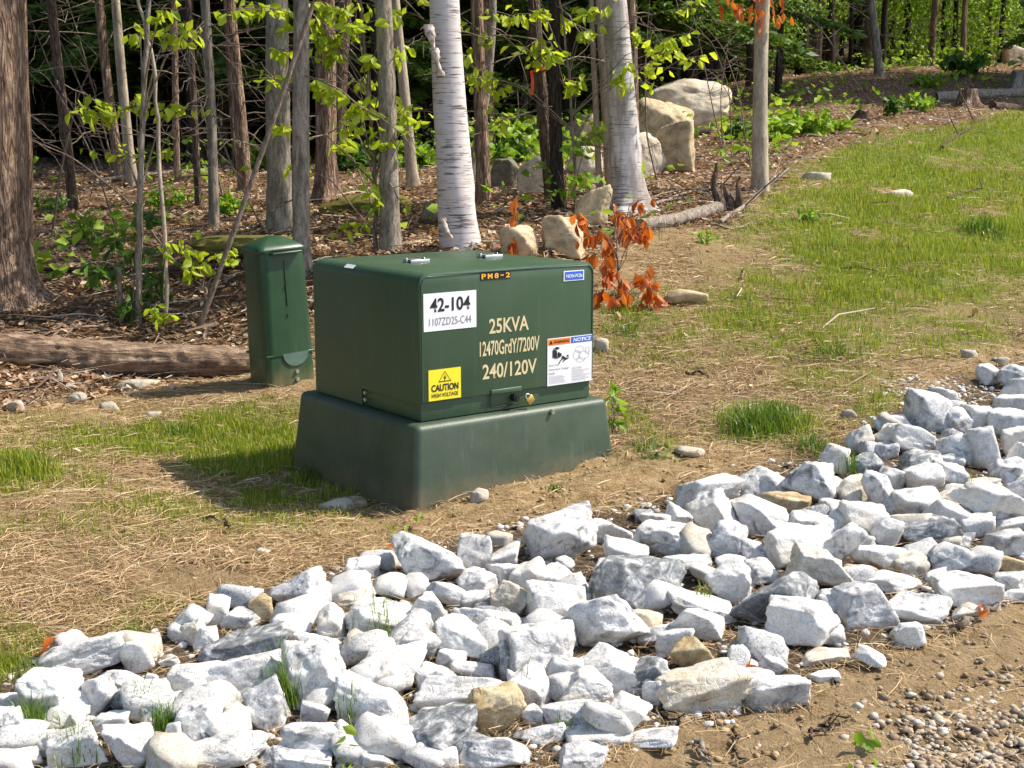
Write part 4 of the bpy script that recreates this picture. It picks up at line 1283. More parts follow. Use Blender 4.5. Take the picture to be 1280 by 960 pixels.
# ------------------------------------------------------------------ trees at the wood's edge
t, fn, g = tree('pine_tree', 'thick rough-barked pine at the left edge, with spreading roots behind the fallen log', -4, 385, 80, 0, 'bark_pine', 13, .75, CROWNS_DK[0], 5, sides=30, seed=1, deadlen=(.5, 1.1))
TREES = [
 ('slender_tree', 'thin dark crooked tree, first to the right of the thick pine', 90, 262, 13, 66, 'bark_brown', .3, 10),
 ('slender_tree', 'slim brown trunk left of the pale greenish trunk, both leaning a little left', 150, 224, 13, 124, 'bark_pine', .3, 5),
 ('slender_tree', 'pale greenish straight trunk beside the slim brown trunk on the left', 166, 232, 13, 143, 'bark_pale', .3, 5),
 ('slender_tree', 'narrow reddish brown trunk behind the leaf-bearing grey sapling', 222, 230, 9, 217, 'bark_pine', .3, 7),
 ('slender_tree', 'thin dark trunk leaning left, just right of the narrow reddish trunk', 250, 258, 9, 234, 'bark_brown', .3, 9),
 ('dead_tree', 'dead trunk with a spray of bare twigs, left of the brown pole trunk', 268, 288, 13, 256, 'bark_grey', .3, 16),
 ('slender_tree', 'straight brown pole trunk leaning slightly left, above and left of the pedestal', 306, 242, 17, 288, 'bark_pine', .4, 6),
 ('slender_tree', 'very thin dark trunk immediately left of the brown pole trunk', 295, 221, 8, 283, 'bark_brown', .3, 5),
 ('forest_tree', 'stout rough grey-brown tree directly behind the pedestal', 351, 287, 31, 346, 'bark_grey', .4, 3),
 ('beech_tree', 'smooth grey beech just right of the stout tree behind the pedestal', 379, 342, 23, 375, 'bark_grey', .35, 3),
 ('forest_tree', 'dark brown tree with flared foot between the grey beech and the birch', 410, 250, 27, 405, 'bark_pine', .6, 4),
 ('forest_tree', 'grey mottled tree rising behind the cabinet\'s left half', 489, 315, 25, 478, 'bark_grey', .35, 4),
 ('slender_tree', 'sunlit pale slim trunk right behind the grey mottled tree', 515, 236, 14, 494, 'bark_pale', .6, 3),
 ('slender_tree', 'dark brown trunk just right of the large birch', 603, 252, 18, 598, 'bark_pine', .4, 5),
 ('forest_tree', 'brown-grey tree tied with orange tape, left of its darker twin', 690, 250, 18, 668, 'bark_brown', .4, 8),
 ('forest_tree', 'dark tree standing tight against the tree tied with orange tape', 699, 263, 17, 692, 'bark_dark', .4, 8),
 ('slender_tree', 'thin pale stem in front of the second birch', 751, 245, 8, 738, 'bark_pale', .3, 2),
 ('slender_tree', 'dark thin trunk touching the second birch on its right', 795, 226, 11, 789, 'bark_pine', .3, 6),
]
for i, (nm, lab, bx, by, w, tx, bk, fl, dead) in enumerate(TREES):
    cr = CROWNS_DK[i % 2] if bk in ('bark_pine', 'bark_brown', 'bark_dark') else CROWNS[i % 4]
    tree(nm, lab, bx, by, w, tx, bk, 9.5 + (i * 37 % 30) / 10, fl, cr, dead, seed=20 + i, sides=16)
# birches
t1, fn1, g1 = tree('birch_tree', 'large white birch with a curl of peeling bark, right behind the cabinet', 575, 311, 48, 555, 'birch', 12, .12, CROWNS[0], 0, sides=28, seed=3, top_w=.8)
k1 = g1[1] / FPX
def curl(fn, g, px, py, L, w, name, parent, turn):
    p = at_depth(px, py, g[1]) - g
    mb = MB(); s_ = np.linspace(0, 1, 9)
    for k in range(8):
        pass
    a = np.linspace(0, turn, 9)
    V = []
    for j in range(10):
        v = j / 9
        for q in a:
            rr_ = .012 + .014 * abs(math.sin(v * 2.6 + .5 + px)) + .004 * math.sin(v * 23 + q * 2)
            V.append((p[0] + rr_ * math.cos(q) * (1.3 + .3 * math.sin(7 * v)) + (v - .5) * .05, p[1] - .165 - rr_ * math.sin(q) - .02 * math.sin(v * 3.14), p[2] - v * L))
    F = [[j * 9 + k, j * 9 + k + 1, (j + 1) * 9 + k + 1, (j + 1) * 9 + k] for j in range(9) for k in range(8)]
    mb.add(V, F); return mb.build(name, M['birch_inner'], parent)
curl(fn1, g1, 541, 33, .22, .05, 'peeling_bark', t1, 3.0)
curl(fn1, g1, 548, 62, .20, .05, 'peeling_bark', t1, 3.3)
curl(fn1, g1, 558, 270, .16, .04, 'peeling_bark', t1, 2.8)
# the birch's vine-thin dead stem at its right
t2, fn2, g2 = tree('birch_tree', 'second white birch, standing right of the big one before the boulder pile', 786, 264, 40, 767, 'birch_grey', 11, .6, CROWNS[2], 3, sides=26, seed=6, top_w=.76)
tree('birch_tree', 'slim greyish birch stem close behind the second birch, on its left', 763, 246, 15, 752, 'bark_pale', 9, .2, CROWNS[1], 0, seed=8)
tg, fng, gg = tree('grey_tree', 'lone smooth grey tree at the lawn\'s edge, with a frayed dark foot', 949, 240, 20, 955, 'bark_pale', 9, .25, CROWNS[3], 0, seed=9, top_w=.85)
for k_, (px, py, n_) in enumerate(((934, 6, 16), (968, 10, 14), (912, 2, 8))):
    p = at_depth(px, py, gg[1] - .1) - gg; q = np.array(fng(p[2] + .25))
    b = MB(); add_tube(b, np.array([q, (p + q) / 2 + [0, 0, .03], p]), [.008, .005, .002], 6); b.build('branch', M['twig'], tg)
    rgo = np.random.default_rng(40 + k_)
    P_ = p + rgo.normal(size=(n_, 3)) * [.09, .07, .08]; lf = MB()
    add_leaves(lf, P_, rgo.normal(size=P_.shape) * .5 + np.array([0, 0, -1.6]), .10, .55, .35, rgo); lf.build('dead_leaves', M['leaf_orange'], tg)
tree('curved_tree', 'slender grey stem curving up right from behind the large birch', 588, 222, 11, 616, 'bark_grey', 7, .2, CROWNS[1], 2, curve=.35, seed=10)
tree('leaning_pole', 'thin bare pole leaning right, from the log up across the stout tree', 249, 412, 7, 393, 'twig', 2.35, .1, None, 0, seed=12, sides=10, cut=2.35, cat='dead sapling')
tree('dead_sapling', 'thin broken stub standing behind the log beside the leafy sapling', 151, 405, 7, 128, 'twig', .4, .1, None, 0, seed=13, sides=8, cut=.42, cat='dead sapling')
# trees up the slope on the right
for i, (lab, bx, by, w, tx, bk) in enumerate([
    ('dark thin trunk leaning right, on the slope just right of the lone grey tree', 1029, 80, 10, 1036, 'bark_dark'),
    ('very thin dark trunk right of the leaning one, in shade up the slope', 1052, 70, 6, 1054, 'bark_dark'),
    ('thick black trunk in deep shade up the slope, left of the pale trunk', 1071, 88, 18, 1076, 'bark_dark'),
    ('pale grey slim trunk leaning left, up the slope between dark trunks', 1099, 94, 11, 1089, 'bark_grey'),
    ('dark trunk just right of the pale grey slim one up the slope', 1114, 74, 12, 1116, 'bark_dark'),
    ('thin dark stem right of the pair of trunks up the slope', 1128, 68, 6, 1131, 'bark_dark'),
    ('dark slim trunk before the sunlit leaves near the upper right', 1189, 62, 10, 1190, 'bark_dark'),
    ('grey trunk nearest the pale boulder at the upper right', 1238, 62, 15, 1231, 'bark_grey'),
    ('dark slender trunk in shade just behind the lone grey tree', 973, 118, 9, 976, 'bark_dark')]):
    tree('forest_tree', lab, bx, by, w, tx, bk, 12, .3, CROWNS_DK[i % 2], 4, seed=60 + i, sides=12)

# ------------------------------------------------------------------ the wood behind: evergreens and broadleaf trees
def allowed(x, y):
    px, py = project(x, y, tz(x, y))
    if x > 1.0 and y < 14 or x > 9 and y < 25 or x > 7 and y > 36 or x > 12.5 and y > 29: return False
    lim = np.interp(px, [-500, 0, 330, 520, 640, 880, 905, 1000, 1100, 1290, 1340, 2400], [215, 215, 218, 215, 190, 140, 115, 98, 82, 66, 128, 150])
    return py < lim
CON = [conifer_mesh(70 + i, 15 + i, (.5, 1.6, 1.0)[i], 2.6 + .3 * i, 34) for i in range(3)]
contrunk = []
for i in range(3):
    zz_ = np.linspace(-.3, 15 + i, 16)
    V, F = tube(np.stack([.05 * np.sin(zz_), .04 * np.cos(zz_ * .7), zz_], -1), np.linspace(.17, .02, 16), 12, wob=.05)
    contrunk.append(MB().add(V, F).mesh('trunk', M['bark_dark']))
rg = np.random.default_rng(77)
spots = []
tries = 0
while len(spots) < 84 and tries < 12000:
    tries += 1
    y = rg.uniform(19, 56); x = rg.uniform(-.62, .80) * y
    if not allowed(x, y): continue
    if all((x - a) ** 2 + (y - b) ** 2 > (1.5 + .03 * y) ** 2 for a, b in spots): spots.append((x, y))
spots += [(-8.6, 3.2), (-10.5, .6), (-9.4, 6.0), (-12.0, 3.8), (-7.6, 9.3), (-10.8, 8.6)]  # unseen evergreens added outside the left edge to darken the cabinet's left face
def where(px): return 'left' if px < 430 else ('middle' if px < 900 else 'right')
for i, (x, y) in enumerate(spots):
    px, _ = project(x, y, 1.5)
    k = i % 3
    root = empty('evergreen_tree', (x, y, tz(x, y)), rg.uniform(0, 6.28))
    s_ = rg.uniform(.8, 1.25); root.scale = (s_, s_, s_ * rg.uniform(.9, 1.1))
    tag(root, f'dark drooping evergreen in the shaded wood behind, towards the {where(px)} of the photo', 'tree', f'evergreens in the wood behind, {where(px)}')
    link('trunk', contrunk[k], root); link('crown', CON[k][0], root); link('branches', CON[k][1], root)
# bare slender trunks between them
trunkm = []
for i in range(5):
    zz_ = np.linspace(-.2, 9, 22); a = (i - 2) * .018
    V, F = tube(np.stack([a * zz_ + .03 * np.sin(zz_ * 1.3 + i), .03 * np.cos(zz_ + i), zz_], -1), np.linspace(.085, .04, 22) * (1 + .4 * np.exp(-np.clip(zz_, 0, 9) / .2)), 12, wob=.06, seed=i)
    trunkm.append(MB().add(V, F).mesh('trunk', M[('bark_pine', 'bark_dark', 'bark_brown', 'bark_grey', 'bark_brown')[i]]))
deadm = []
for i in range(3):
    b = MB(); twigs(b, np.random.default_rng(400 + i), lambda q: (0, 0, q), 26, .3, 5, .4, 1.6, .007); deadm.append(b.mesh('dead_branches', M['twig']))
n_ = 0; tries = 0; pts2 = []
while n_ < 205 and tries < 24000:
    tries += 1
    y = rg.uniform(15.5, 46); x = rg.uniform(-.56, .56) * y
    if not allowed(x, y): continue
    if any((x - a) ** 2 + (y - b) ** 2 < .45 for a, b in pts2): continue
    px, _ = project(x, y, 1.5)
    if px > 640 and n_ % 3: n_ += 0
    pts2.append((x, y)); i = n_ % 5
    root = empty('woodland_tree', (x, y, tz(x, y)), rg.uniform(0, 6.28)); s_ = rg.uniform(.35, 1.5)
    tone = ('brown', 'dark', 'brown', 'grey', 'brown')[i]
    tag(root, f'slim {tone} trunk among many in the shaded wood, towards the {where(px)} of the photo', 'tree', f'slim {tone} trunks in the wood behind, {where(px)}')
    link('trunk', trunkm[i], root).scale = (s_, s_, 1); link('dead_branches', deadm[n_ % 3], root)
    o = link('crown', (CROWNS_DK + CROWNS)[n_ % 6], root); o.location = (0, 0, 8.3); o.scale = (.5, .5, .6)
    n_ += 1
for px, y in ((905, 33), (925, 30), (962, 36), (985, 33), (1004, 38), (1018, 34), (1043, 37), (1062, 41), (1082, 36), (1108, 42), (1140, 38), (1152, 42), (1166, 40), (1176, 37), (1206, 41), (1222, 39), (1252, 43), (1266, 38), (1284, 42), (1302, 40)):
    x = (px - 640) / FPX * y * 1.02; i = n_ % 5
    root = empty('woodland_tree', (x, y, tz(x, y)), rg.uniform(0, 6.28)); s_ = rg.uniform(.7, 1.9); root.scale = (s_, s_, rg.uniform(1.1, 1.3))
    tag(root, 'slim dark trunk standing against sunlit leaves in the wood at the upper right', 'tree', 'slim trunks in the wood, upper right')
    link('trunk', trunkm[(1, 1, 0)[n_ % 3]], root); link('dead_branches', deadm[n_ % 3], root)
    o = link('crown', CROWNS_DK[n_ % 2], root); o.location = (0, 0, 8)
    n_ += 1
# sunlit young broadleaf trees beyond, upper right, and a few in the left and middle
LOWC = [crown_mesh(90 + i, M['leaf_bright'], 1.7, 1.7, 70, 42, .11, 'crown') for i in range(2)]
for i, (px, y, zc, s_) in enumerate([(1150, 40, 1.9, 1.2), (1212, 43, 2.2, 1.3), (1262, 40, 2.0, 1.2), (1100, 44, 2.6, 1.2), (1300, 44, 2.0, 1.3), (1180, 49, 3.6, 1.5), (1250, 50, 4, 1.6), (1020, 46, 3.6, 1.1),
                                     (1130, 52, 3.0, 1.5), (1200, 54, 4.5, 1.7), (1275, 54, 4.2, 1.7), (1060, 52, 4.0, 1.5), (1225, 47, 2.4, 1.3), (1165, 45, 2.0, 1.2),
                                     (955, 31, 2.4, .7), (290, 27, 2.0, .7), (640, 24, 2.2, .7), (180, 26, 1.8, .6), (440, 25, 1.9, .6), (60, 30, 2.0, .8)]):
    x = (px - 640) / FPX * y
    root = empty('young_broadleaf', (x, y, tz(x, y))); root.scale = (s_, s_, s_)
    tag(root, 'sunlit young broadleaf tree glowing yellow-green among the dark trunks, ' + ('upper right' if px > 900 else where(px)), 'tree', 'sunlit young trees in the wood, ' + ('upper right' if px > 900 else where(px)))
    V, F = tube(np.array([(0, 0, -.2), (.05, 0, .8), (0, .05, 2.6)]), [.05, .04, .015], 8)
    link('trunk', MB().add(V, F).mesh('trunk', M['bark_brown']), root)
    o = link('crown', LOWC[i % 2], root); o.location = (0, 0, zc / s_ * .9); o.rotation_euler = (0, 0, i)

# far-off wood, one mass of leaves
mb = MB(); rgf = np.random.default_rng(31)
nf = 95000
y = rgf.uniform(44, 82, nf); x = rgf.uniform(-.85, .85, nf) * y
keep = ~((x > 7) & (y < 58))
x, y = x[keep], y[keep]; nf = len(x)
z = terrain(x, y) + rgf.uniform(0, 1, nf) ** 1.25 * 19
add_leaves(mb, np.stack([x, y, z], -1), rgf.normal(size=(nf, 3)) + [0, 0, -.4], rgf.uniform(.35, .75, nf), .7, .2, rgf)
tag(mb.build('distant_woodland', M['leaf_dark']), 'dense green mass of distant woodland closing the view behind the trunks', 'woodland', kind='stuff')

# ------------------------------------------------------------------ saplings with spring leaves, in front of the wood
def sapling(name, label, stem, wpx, clusters, lm, leaf=.082, bk='twig', extra=14, seed=0, cat='sapling', droop=.8, yoff=0, per=None):
    g = ground_hit(*stem[0]); Y = g[1]
    rg = np.random.default_rng(700 + seed)
    P = [at_depth(px, py, Y) - g for px, py in stem]
    d = P[-1] - P[-2]; d /= np.linalg.norm(d)
    if extra: P += [P[-1] + d * .8 + [0, .05, .1], P[-1] + d * 1.7 + [0, .1, .3]]
    P = np.array(P); P[0] -= [0, 0, .1]
    s_ = np.linspace(0, 1, 26); u = np.linspace(0, 1, len(P))
    C = np.stack([np.interp(s_, u, P[:, k]) for k in range(3)], -1)
    for _ in range(2): C[1:-1] = (C[:-2] + C[1:-1] * 2 + C[2:]) / 4
    C[1:] += rg.normal(0, .006, C[1:].shape)
    rad = wpx * Y / FPX / 2
    root = empty(name, tuple(g)); tag(root, label, cat)
    mb = MB(); add_tube(mb, C, np.linspace(rad, rad * .45, len(C)), 9); mb.build('stem', M[bk], root)
    lf = MB(); Ps = []
    cl = [(at_depth(c[0], c[1], Y + (c[5] if len(c) > 5 else rg.uniform(-.35, .35))) - g, c[2] * Y / FPX, c[3] * Y / FPX, c[4]) for c in clusters]
    for _ in range(extra):
        p = C[-1] + rg.normal(size=3) * np.array([.9, .8, .6]) + [0, 0, .5]; cl.append((p, .16, .10, 14))
    for p, rx, rz, n in cl:
        dist = np.linalg.norm(C - (p - np.array([0, 0, .12])), axis=1); j = int(np.argmin(dist)); j = max(1, j - 3)
        q = C[j]
        mid = (p + q) / 2 + [0, 0, .05 + .1 * np.linalg.norm(p - q)]
        pth = np.array([q, q * .6 + mid * .4 + rg.normal(0, .01, 3), mid, mid * .5 + p * .5 + [0, 0, .02], p])
        b = MB(); add_tube(b, pth, np.linspace(max(rad * .4, .003), .0016, 5), 5); n = int(n * (per or 2.2))
        for k in range(max(3, n // 4)):
            e = p + rg.normal(size=3) * np.array([rx, rx * .8, rz]) * .75
            add_tube(b, np.array([mid * .4 + p * .6, (mid * .3 + p * .7 + e) / 2 + [0, 0, .01], e]), [.002, .0016, .001], 4)
            m_ = max(2, int(round(n / max(3, n // 4))))
            for w in range(m_):
                Ps.append((mid * .4 + p * .6) * (1 - (w + 1) / m_) + e * (w + 1) / m_ + rg.normal(0, .012, 3))
        b.build('branch', M['twig'], root)
    Ps = np.array(Ps); A = rg.normal(size=Ps.shape) * np.array([1, 1, .45]) + np.array([0, 0, -droop])
    add_leaves(lf, Ps, A, rg.uniform(.7, 1.35, len(Ps)) * leaf, .56, .3, rg)
    lf.build('leaves', M[lm], root)
    return root

sapling('beech_sapling', 'slender beech sapling with yellow-green leaves, left of the large birch', [(469, 317), (470, 230), (462, 110), (451, 0)], 6,
        [(300, 6, 26, 8, 12), (350, 14, 22, 14, 14), (385, 36, 24, 16, 18), (412, 60, 22, 20, 18), (440, 28, 24, 22, 18), (462, 66, 14, 10, 8), (440, 128, 26, 16, 11),
         (398, 108, 16, 18, 12), (432, 152, 14, 14, 10), (486, 122, 18, 12, 7), (505, 132, 22, 12, 8), (452, 98, 16, 10, 8), (325, 92, 10, 10, 6), (352, 158, 14, 10, 7), (362, 205, 14, 10, 7),
         (420, 176, 16, 10, 8), (512, 152, 16, 8, 8), (470, 245, 14, 14, 4), (436, 284, 14, 16, 5), (500, 60, 18, 12, 10), (420, 8, 30, 10, 16), (500, 12, 30, 10, 14), (336, 60, 14, 10, 6), (478, 172, 16, 10, 4)], 'leaf_beech', .100, seed=1)
sapling('beech_sapling', 'thin beech sapling with leafy twigs between the two white birches', [(722, 265), (716, 180), (712, 90), (700, 0)], 4,
        [(600, 98, 18, 10, 8), (612, 148, 14, 8, 6), (640, 20, 26, 10, 12), (668, 68, 16, 12, 9), (683, 66, 14, 14, 8), (702, 22, 22, 10, 12), (730, 34, 18, 12, 10), (722, 102, 20, 10, 9), (735, 10, 26, 8, 10),
         (790, 96, 18, 10, 9), (806, 40, 16, 14, 10), (850, 42, 22, 10, 12), (840, 62, 20, 8, 8), (822, 82, 18, 8, 8), (872, 10, 16, 10, 6), (884, 70, 12, 6, 4), (585, 40, 16, 12, 8), (575, 95, 16, 10, 7), (660, 12, 20, 8, 8), (742, 165, 12, 10, 6), (612, 104, 16, 6, 6)], 'leaf_beech', .098, seed=2)
sapling('grey_sapling', 'grey slender sapling with a few bright leaf sprays, behind the log on the left', [(171, 404), (174, 300), (178, 150), (186, 0)], 9,
        [(176, 36, 12, 8, 7), (216, 36, 18, 12, 9), (236, 44, 10, 10, 5), (120, 136, 60, 4, 22), (170, 124, 50, 4, 16), (220, 130, 40, 4, 12), (175, 186, 40, 5, 12), (205, 12, 14, 6, 4)], 'leaf_beech', .085, 'bark_grey', 6, seed=3)
sapling('pale_sapling', 'crooked pale thin sapling just right of the grey slender sapling', [(207, 404), (206, 290), (196, 130), (190, 70), (173, 0)], 6, [(206, 302, 12, 8, 6), (190, 395, 14, 8, 6)], 'leaf_beech', .075, 'bark_pale', 4, seed=4)
sapling('leafy_sapling', 'knee-high sapling with broad dark leaves by the log on the left', [(165, 402), (168, 340), (172, 285)], 3,
        [(150, 300, 18, 18, 12), (188, 270, 16, 16, 10), (140, 335, 22, 16, 13), (188, 340, 18, 20, 14), (162, 372, 20, 14, 12), (185, 310, 18, 12, 10), (198, 360, 12, 10, 6), (110, 330, 14, 10, 6)], 'leaf_green', .10, seed=5, extra=0)
sapling('leafy_sapling', 'small bright-leaved seedling left of the pedestal, above the log', [(262, 395), (255, 350), (240, 318)], 3,
        [(236, 312, 12, 12, 8), (242, 330, 12, 10, 6), (272, 318, 16, 8, 8), (290, 318, 10, 8, 6), (238, 340, 10, 8, 5), (200, 395, 12, 6, 5)], 'leaf_beech', .085, seed=6, extra=0)
sapling('maple_seedling', 'green maple seedling before the thin stems left of the second birch', [(706, 268), (706, 240), (706, 212)], 2.5,
        [(690, 214, 14, 8, 8), (724, 222, 20, 9, 10), (700, 236, 14, 8, 7), (735, 228, 12, 8, 6), (730, 172, 14, 10, 8), (716, 182, 10, 8, 5)], 'leaf_bright', .085, seed=7, extra=0)
sapling('maple_seedling', 'green seedling with a few leaves right beside the cabinet sleeve', [(770, 545), (766, 515), (764, 485)], 2,
        [(764, 488, 8, 8, 6), (770, 505, 8, 8, 6), (762, 522, 8, 8, 6), (776, 540, 10, 6, 6)], 'leaf_bright', .06, seed=8, extra=0)
sapling('dead_beech_seedling', 'young beech with rusty orange dead leaves, right behind the cabinet', [(776, 372), (772, 320), (768, 262), (762, 240)], 3,
        [(746, 290, 16, 10, 11), (760, 306, 12, 8, 8), (782, 290, 12, 20, 14), (800, 286, 12, 12, 10), (758, 338, 10, 22, 14), (750, 366, 10, 10, 9), (778, 350, 12, 14, 11), (790, 372, 14, 8, 10), (812, 345, 12, 10, 8), (816, 366, 10, 16, 11), (832, 380, 9, 6, 6), (800, 384, 14, 6, 8),
         (726, 270, 8, 8, 5), (736, 316, 6, 8, 4), (776, 268, 10, 10, 7), (808, 285, 5, 8, 4), (802, 250, 7, 6, 3)], 'leaf_orange', .088, seed=9, extra=0, droop=2.2, per=1.7)
sapling('dead_beech_seedling', 'small beech twig hung with rusty leaves, against the rounded tan stone', [(652, 322), (646, 290), (643, 255)], 2,
        [(644, 262, 4, 8, 5), (640, 300, 7, 10, 9), (650, 300, 6, 10, 7), (688, 322, 3, 4, 2), (706, 320, 4, 3, 2)], 'leaf_orange', .11, seed=10, extra=0, droop=2.4, per=1.3)

# rusty dead leaf spray high on the lone grey tree: hangs from it
def twig_thing(name, label, pts, r0, bk='twig', cat='branch', wig=.02, seed=0, sub_=3, ground=True, lift=.0, group=None, y=None):
    rg = np.random.default_rng(300 + seed)
    if ground:
        Q = np.array([ground_hit(*p) + [0, 0, r0 + lift] for p in pts])
    else:
        Q = np.array([at_depth(p[0], p[1], y if len(p) < 3 else p[2]) for p in pts])
    s_ = np.linspace(0, 1, max(10, 4 * len(pts))); u = np.linspace(0, 1, len(pts))
    C = np.stack([np.interp(s_, u, Q[:, k]) for k in range(3)], -1) + rg.normal(0, wig, (len(s_), 3)) * [1, 1, .35]
    if ground: C[:, 2] = np.maximum(C[:, 2], terrain(C[:, 0], C[:, 1]) + r0 * .6)
    b0 = C[0].copy()
    mb = MB(); add_tube(mb, C - b0, np.linspace(r0, r0 * .55, len(C)), 10, wob=.1, seed=seed)
    L = np.linalg.norm(C[-1] - C[0])
    for _ in range(sub_):
        i = rg.integers(2, len(C) - 1); d = C[i] - C[i - 1]; d /= np.linalg.norm(d); e = d + rg.normal(0, .6, 3) + [0, 0, .35]; e /= np.linalg.norm(e)
        l_ = L * rg.uniform(.12, .3)
        add_tube(mb, np.array([C[i], C[i] + e * l_ * .5 + rg.normal(0, .01, 3), C[i] + e * l_]) - b0, [r0 * .45, r0 * .35, r0 * .15], 6)
    o = mb.build(name, M[bk], None, loc=tuple(b0))
    return tag(o, label, cat, group)

# orange survey tape knotted round the brown-grey tree
gt = ground_hit(690, 250)
kt = gt[1] / FPX
tp = empty('flagging_tape', tuple(at_depth(671, 88, gt[1]) + np.array([0, -.10, 0])))
tag(tp, 'orange survey ribbon knotted round a trunk with one end hanging', 'ribbon')
mb = MB(); a = np.linspace(0, 2 * np.pi, 20); rr_ = .078
V = [(rr_ * math.cos(q) + .015, rr_ * math.sin(q) * .8 + .09, z_ + .02 * math.cos(q)) for z_ in (-.008, .012) for q in a]
mb.add(V, [[k, k + 1, 20 + k + 1, 20 + k] for k in range(19)]); mb.build('band', M['tape'], tp)
mb = MB(); z_ = np.linspace(0, -.21, 9)
V = [(-.05 - .012 * math.sin(q * 14) + sx_, .0 + .01 * math.cos(q * 18), q - .01) for q in z_ for sx_ in (-.014, .014)]
mb.add(V, [[2 * k, 2 * k + 1, 2 * k + 3, 2 * k + 2] for k in range(8)]); mb.build('tail', M['tape'], tp)

# ------------------------------------------------------------------ fallen log and lesser dead wood
def log(name, label, p0, p1, r0, r1, bk, seed=0, sag=0, nseg=40, sides=24, embed=.75, wob=.10):
    a, b = ground_hit(*p0), ground_hit(*p1)
    s_ = np.linspace(0, 1, nseg)[:, None]
    C = a * (1 - s_) + b * s_
    rad = np.linspace(r0, r1, nseg)
    C[:, 2] = C[:, 2] * .0 + np.polyval(np.polyfit(s_[:, 0], terrain(C[:, 0], C[:, 1]), 2), s_[:, 0]) + rad * embed
    c0 = C[0].copy()
    d = (C[-1] - C[0]); d /= np.linalg.norm(d)
    o = MB()
    V, F = tube(C - c0, rad, sides, wob=wob, seed=seed)
    # long bark ridges
    th = np.tile(np.arange(sides), nseg) * 2 * np.pi / sides; li = np.repeat(np.arange(nseg), sides) / nseg * np.linalg.norm(C[-1] - C[0])
    f = 1 + .07 * fbm(np.stack([np.cos(th) * 3.5, np.sin(th) * 3.5, li * 1.1], -1), 4, seed)
    cc = np.repeat(C - c0, sides, 0); V = cc + (V - cc) * f[:, None]
    o.add(V, F)
    n0 = len(V); o.f.append((np.arange(sides)[None, ::-1], 0)); o.f.append((np.arange(n0 - sides, n0)[None], 0))
    return tag(o.build(name, M[bk], None, loc=tuple(c0)), label, 'log')
def logbark():
    m = M['log']; nt = m.node_tree
    return m
# grain of the big log runs along x
mp = [n for n in M['log'].node_tree.nodes if n.type == 'MAPPING'][0]; mp.inputs[3].default_value = (.16, 1, 1.2)
log('fallen_log', 'long thick weathered log lying on the litter from the left edge to the pedestal', (-150, 452), (372, 452), .135, .10, 'log', 5, sides=72, nseg=130)
log('fallen_log', 'dark leaning dead trunk lying across the shaded slope at upper right', (1005, 92), (1225, 70), .10, .13, 'bark_dark', 6, embed=2.0)
log('fallen_log', 'pale log on brash beside the stumps at the lawn\'s top edge', (1170, 126), (1300, 122), .10, .09, 'dead_wood', 7)
log('fallen_log', 'dark log below the pale one, running out at the right edge', (1240, 138), (1320, 132), .07, .06, 'bark_brown', 8)
log('driftwood_log', 'grey bleached log pointing to the foot of the second birch', (800, 290), (898, 266), .055, .06, 'dead_wood', 9)
log('fallen_pole', 'long dark pole on the litter, just above and behind the fallen log', (20, 343), (330, 346), .018, .03, 'bark_brown', 10, nseg=30, sides=10, embed=3.0)
log('fallen_pole', 'pale straight pole lying far back on the forest floor at left', (120, 232), (330, 212), .035, .03, 'dead_wood', 11, sides=10)
log('fallen_pole', 'short brown stick lying at the left in front of the dark thin tree', (30, 250), (100, 250), .03, .025, 'bark_brown', 12, sides=10)

def stump(label, px, py, w, h, bk, seed):
    g = ground_hit(px, py); k = g[1] / FPX; r = w * k / 2; H = h * k * 1.1
    zz_ = np.linspace(-.1, H, 10)
    V, F = tube(np.stack([zz_ * .05, 0 * zz_, zz_], -1), r * (.85 + .7 * np.exp(-np.clip(zz_, 0, 9) / (H * .35))), 22, wob=.14, seed=seed)
    th = np.arctan2(V[:, 1], V[:, 0]); f = 1 + .45 * np.exp(-np.clip(V[:, 2], 0, 9) / (H * .4)) * np.sin(th * 4 + seed); V[:, :2] *= f[:, None]
    V[-22:, 2] += np.random.default_rng(seed).normal(0, H * .06, 22)
    root = empty('tree_stump', tuple(g)); tag(root, label, 'stump')
    MB().add(V, F).build('stump_wood', M[bk], root)
    top = V[-22:]; mb = MB(); mb.add(np.concatenate([top, top.mean(0)[None]]), [[i, (i + 1) % 22, 22] for i in range(22)]); mb.build('cut_face', M['dead_wood'], root)
stump('reddish rotten stump with spread roots at the lawn\'s top edge', 1208, 134, 22, 20, 'bark_pine', 3)
stump('upright stump behind the pale log at the right edge', 1271, 112, 18, 20, 'bark_grey', 4)
stump('low dark stump among green brambles, below the shaded slope', 1077, 152, 20, 12, 'bark_brown', 5)
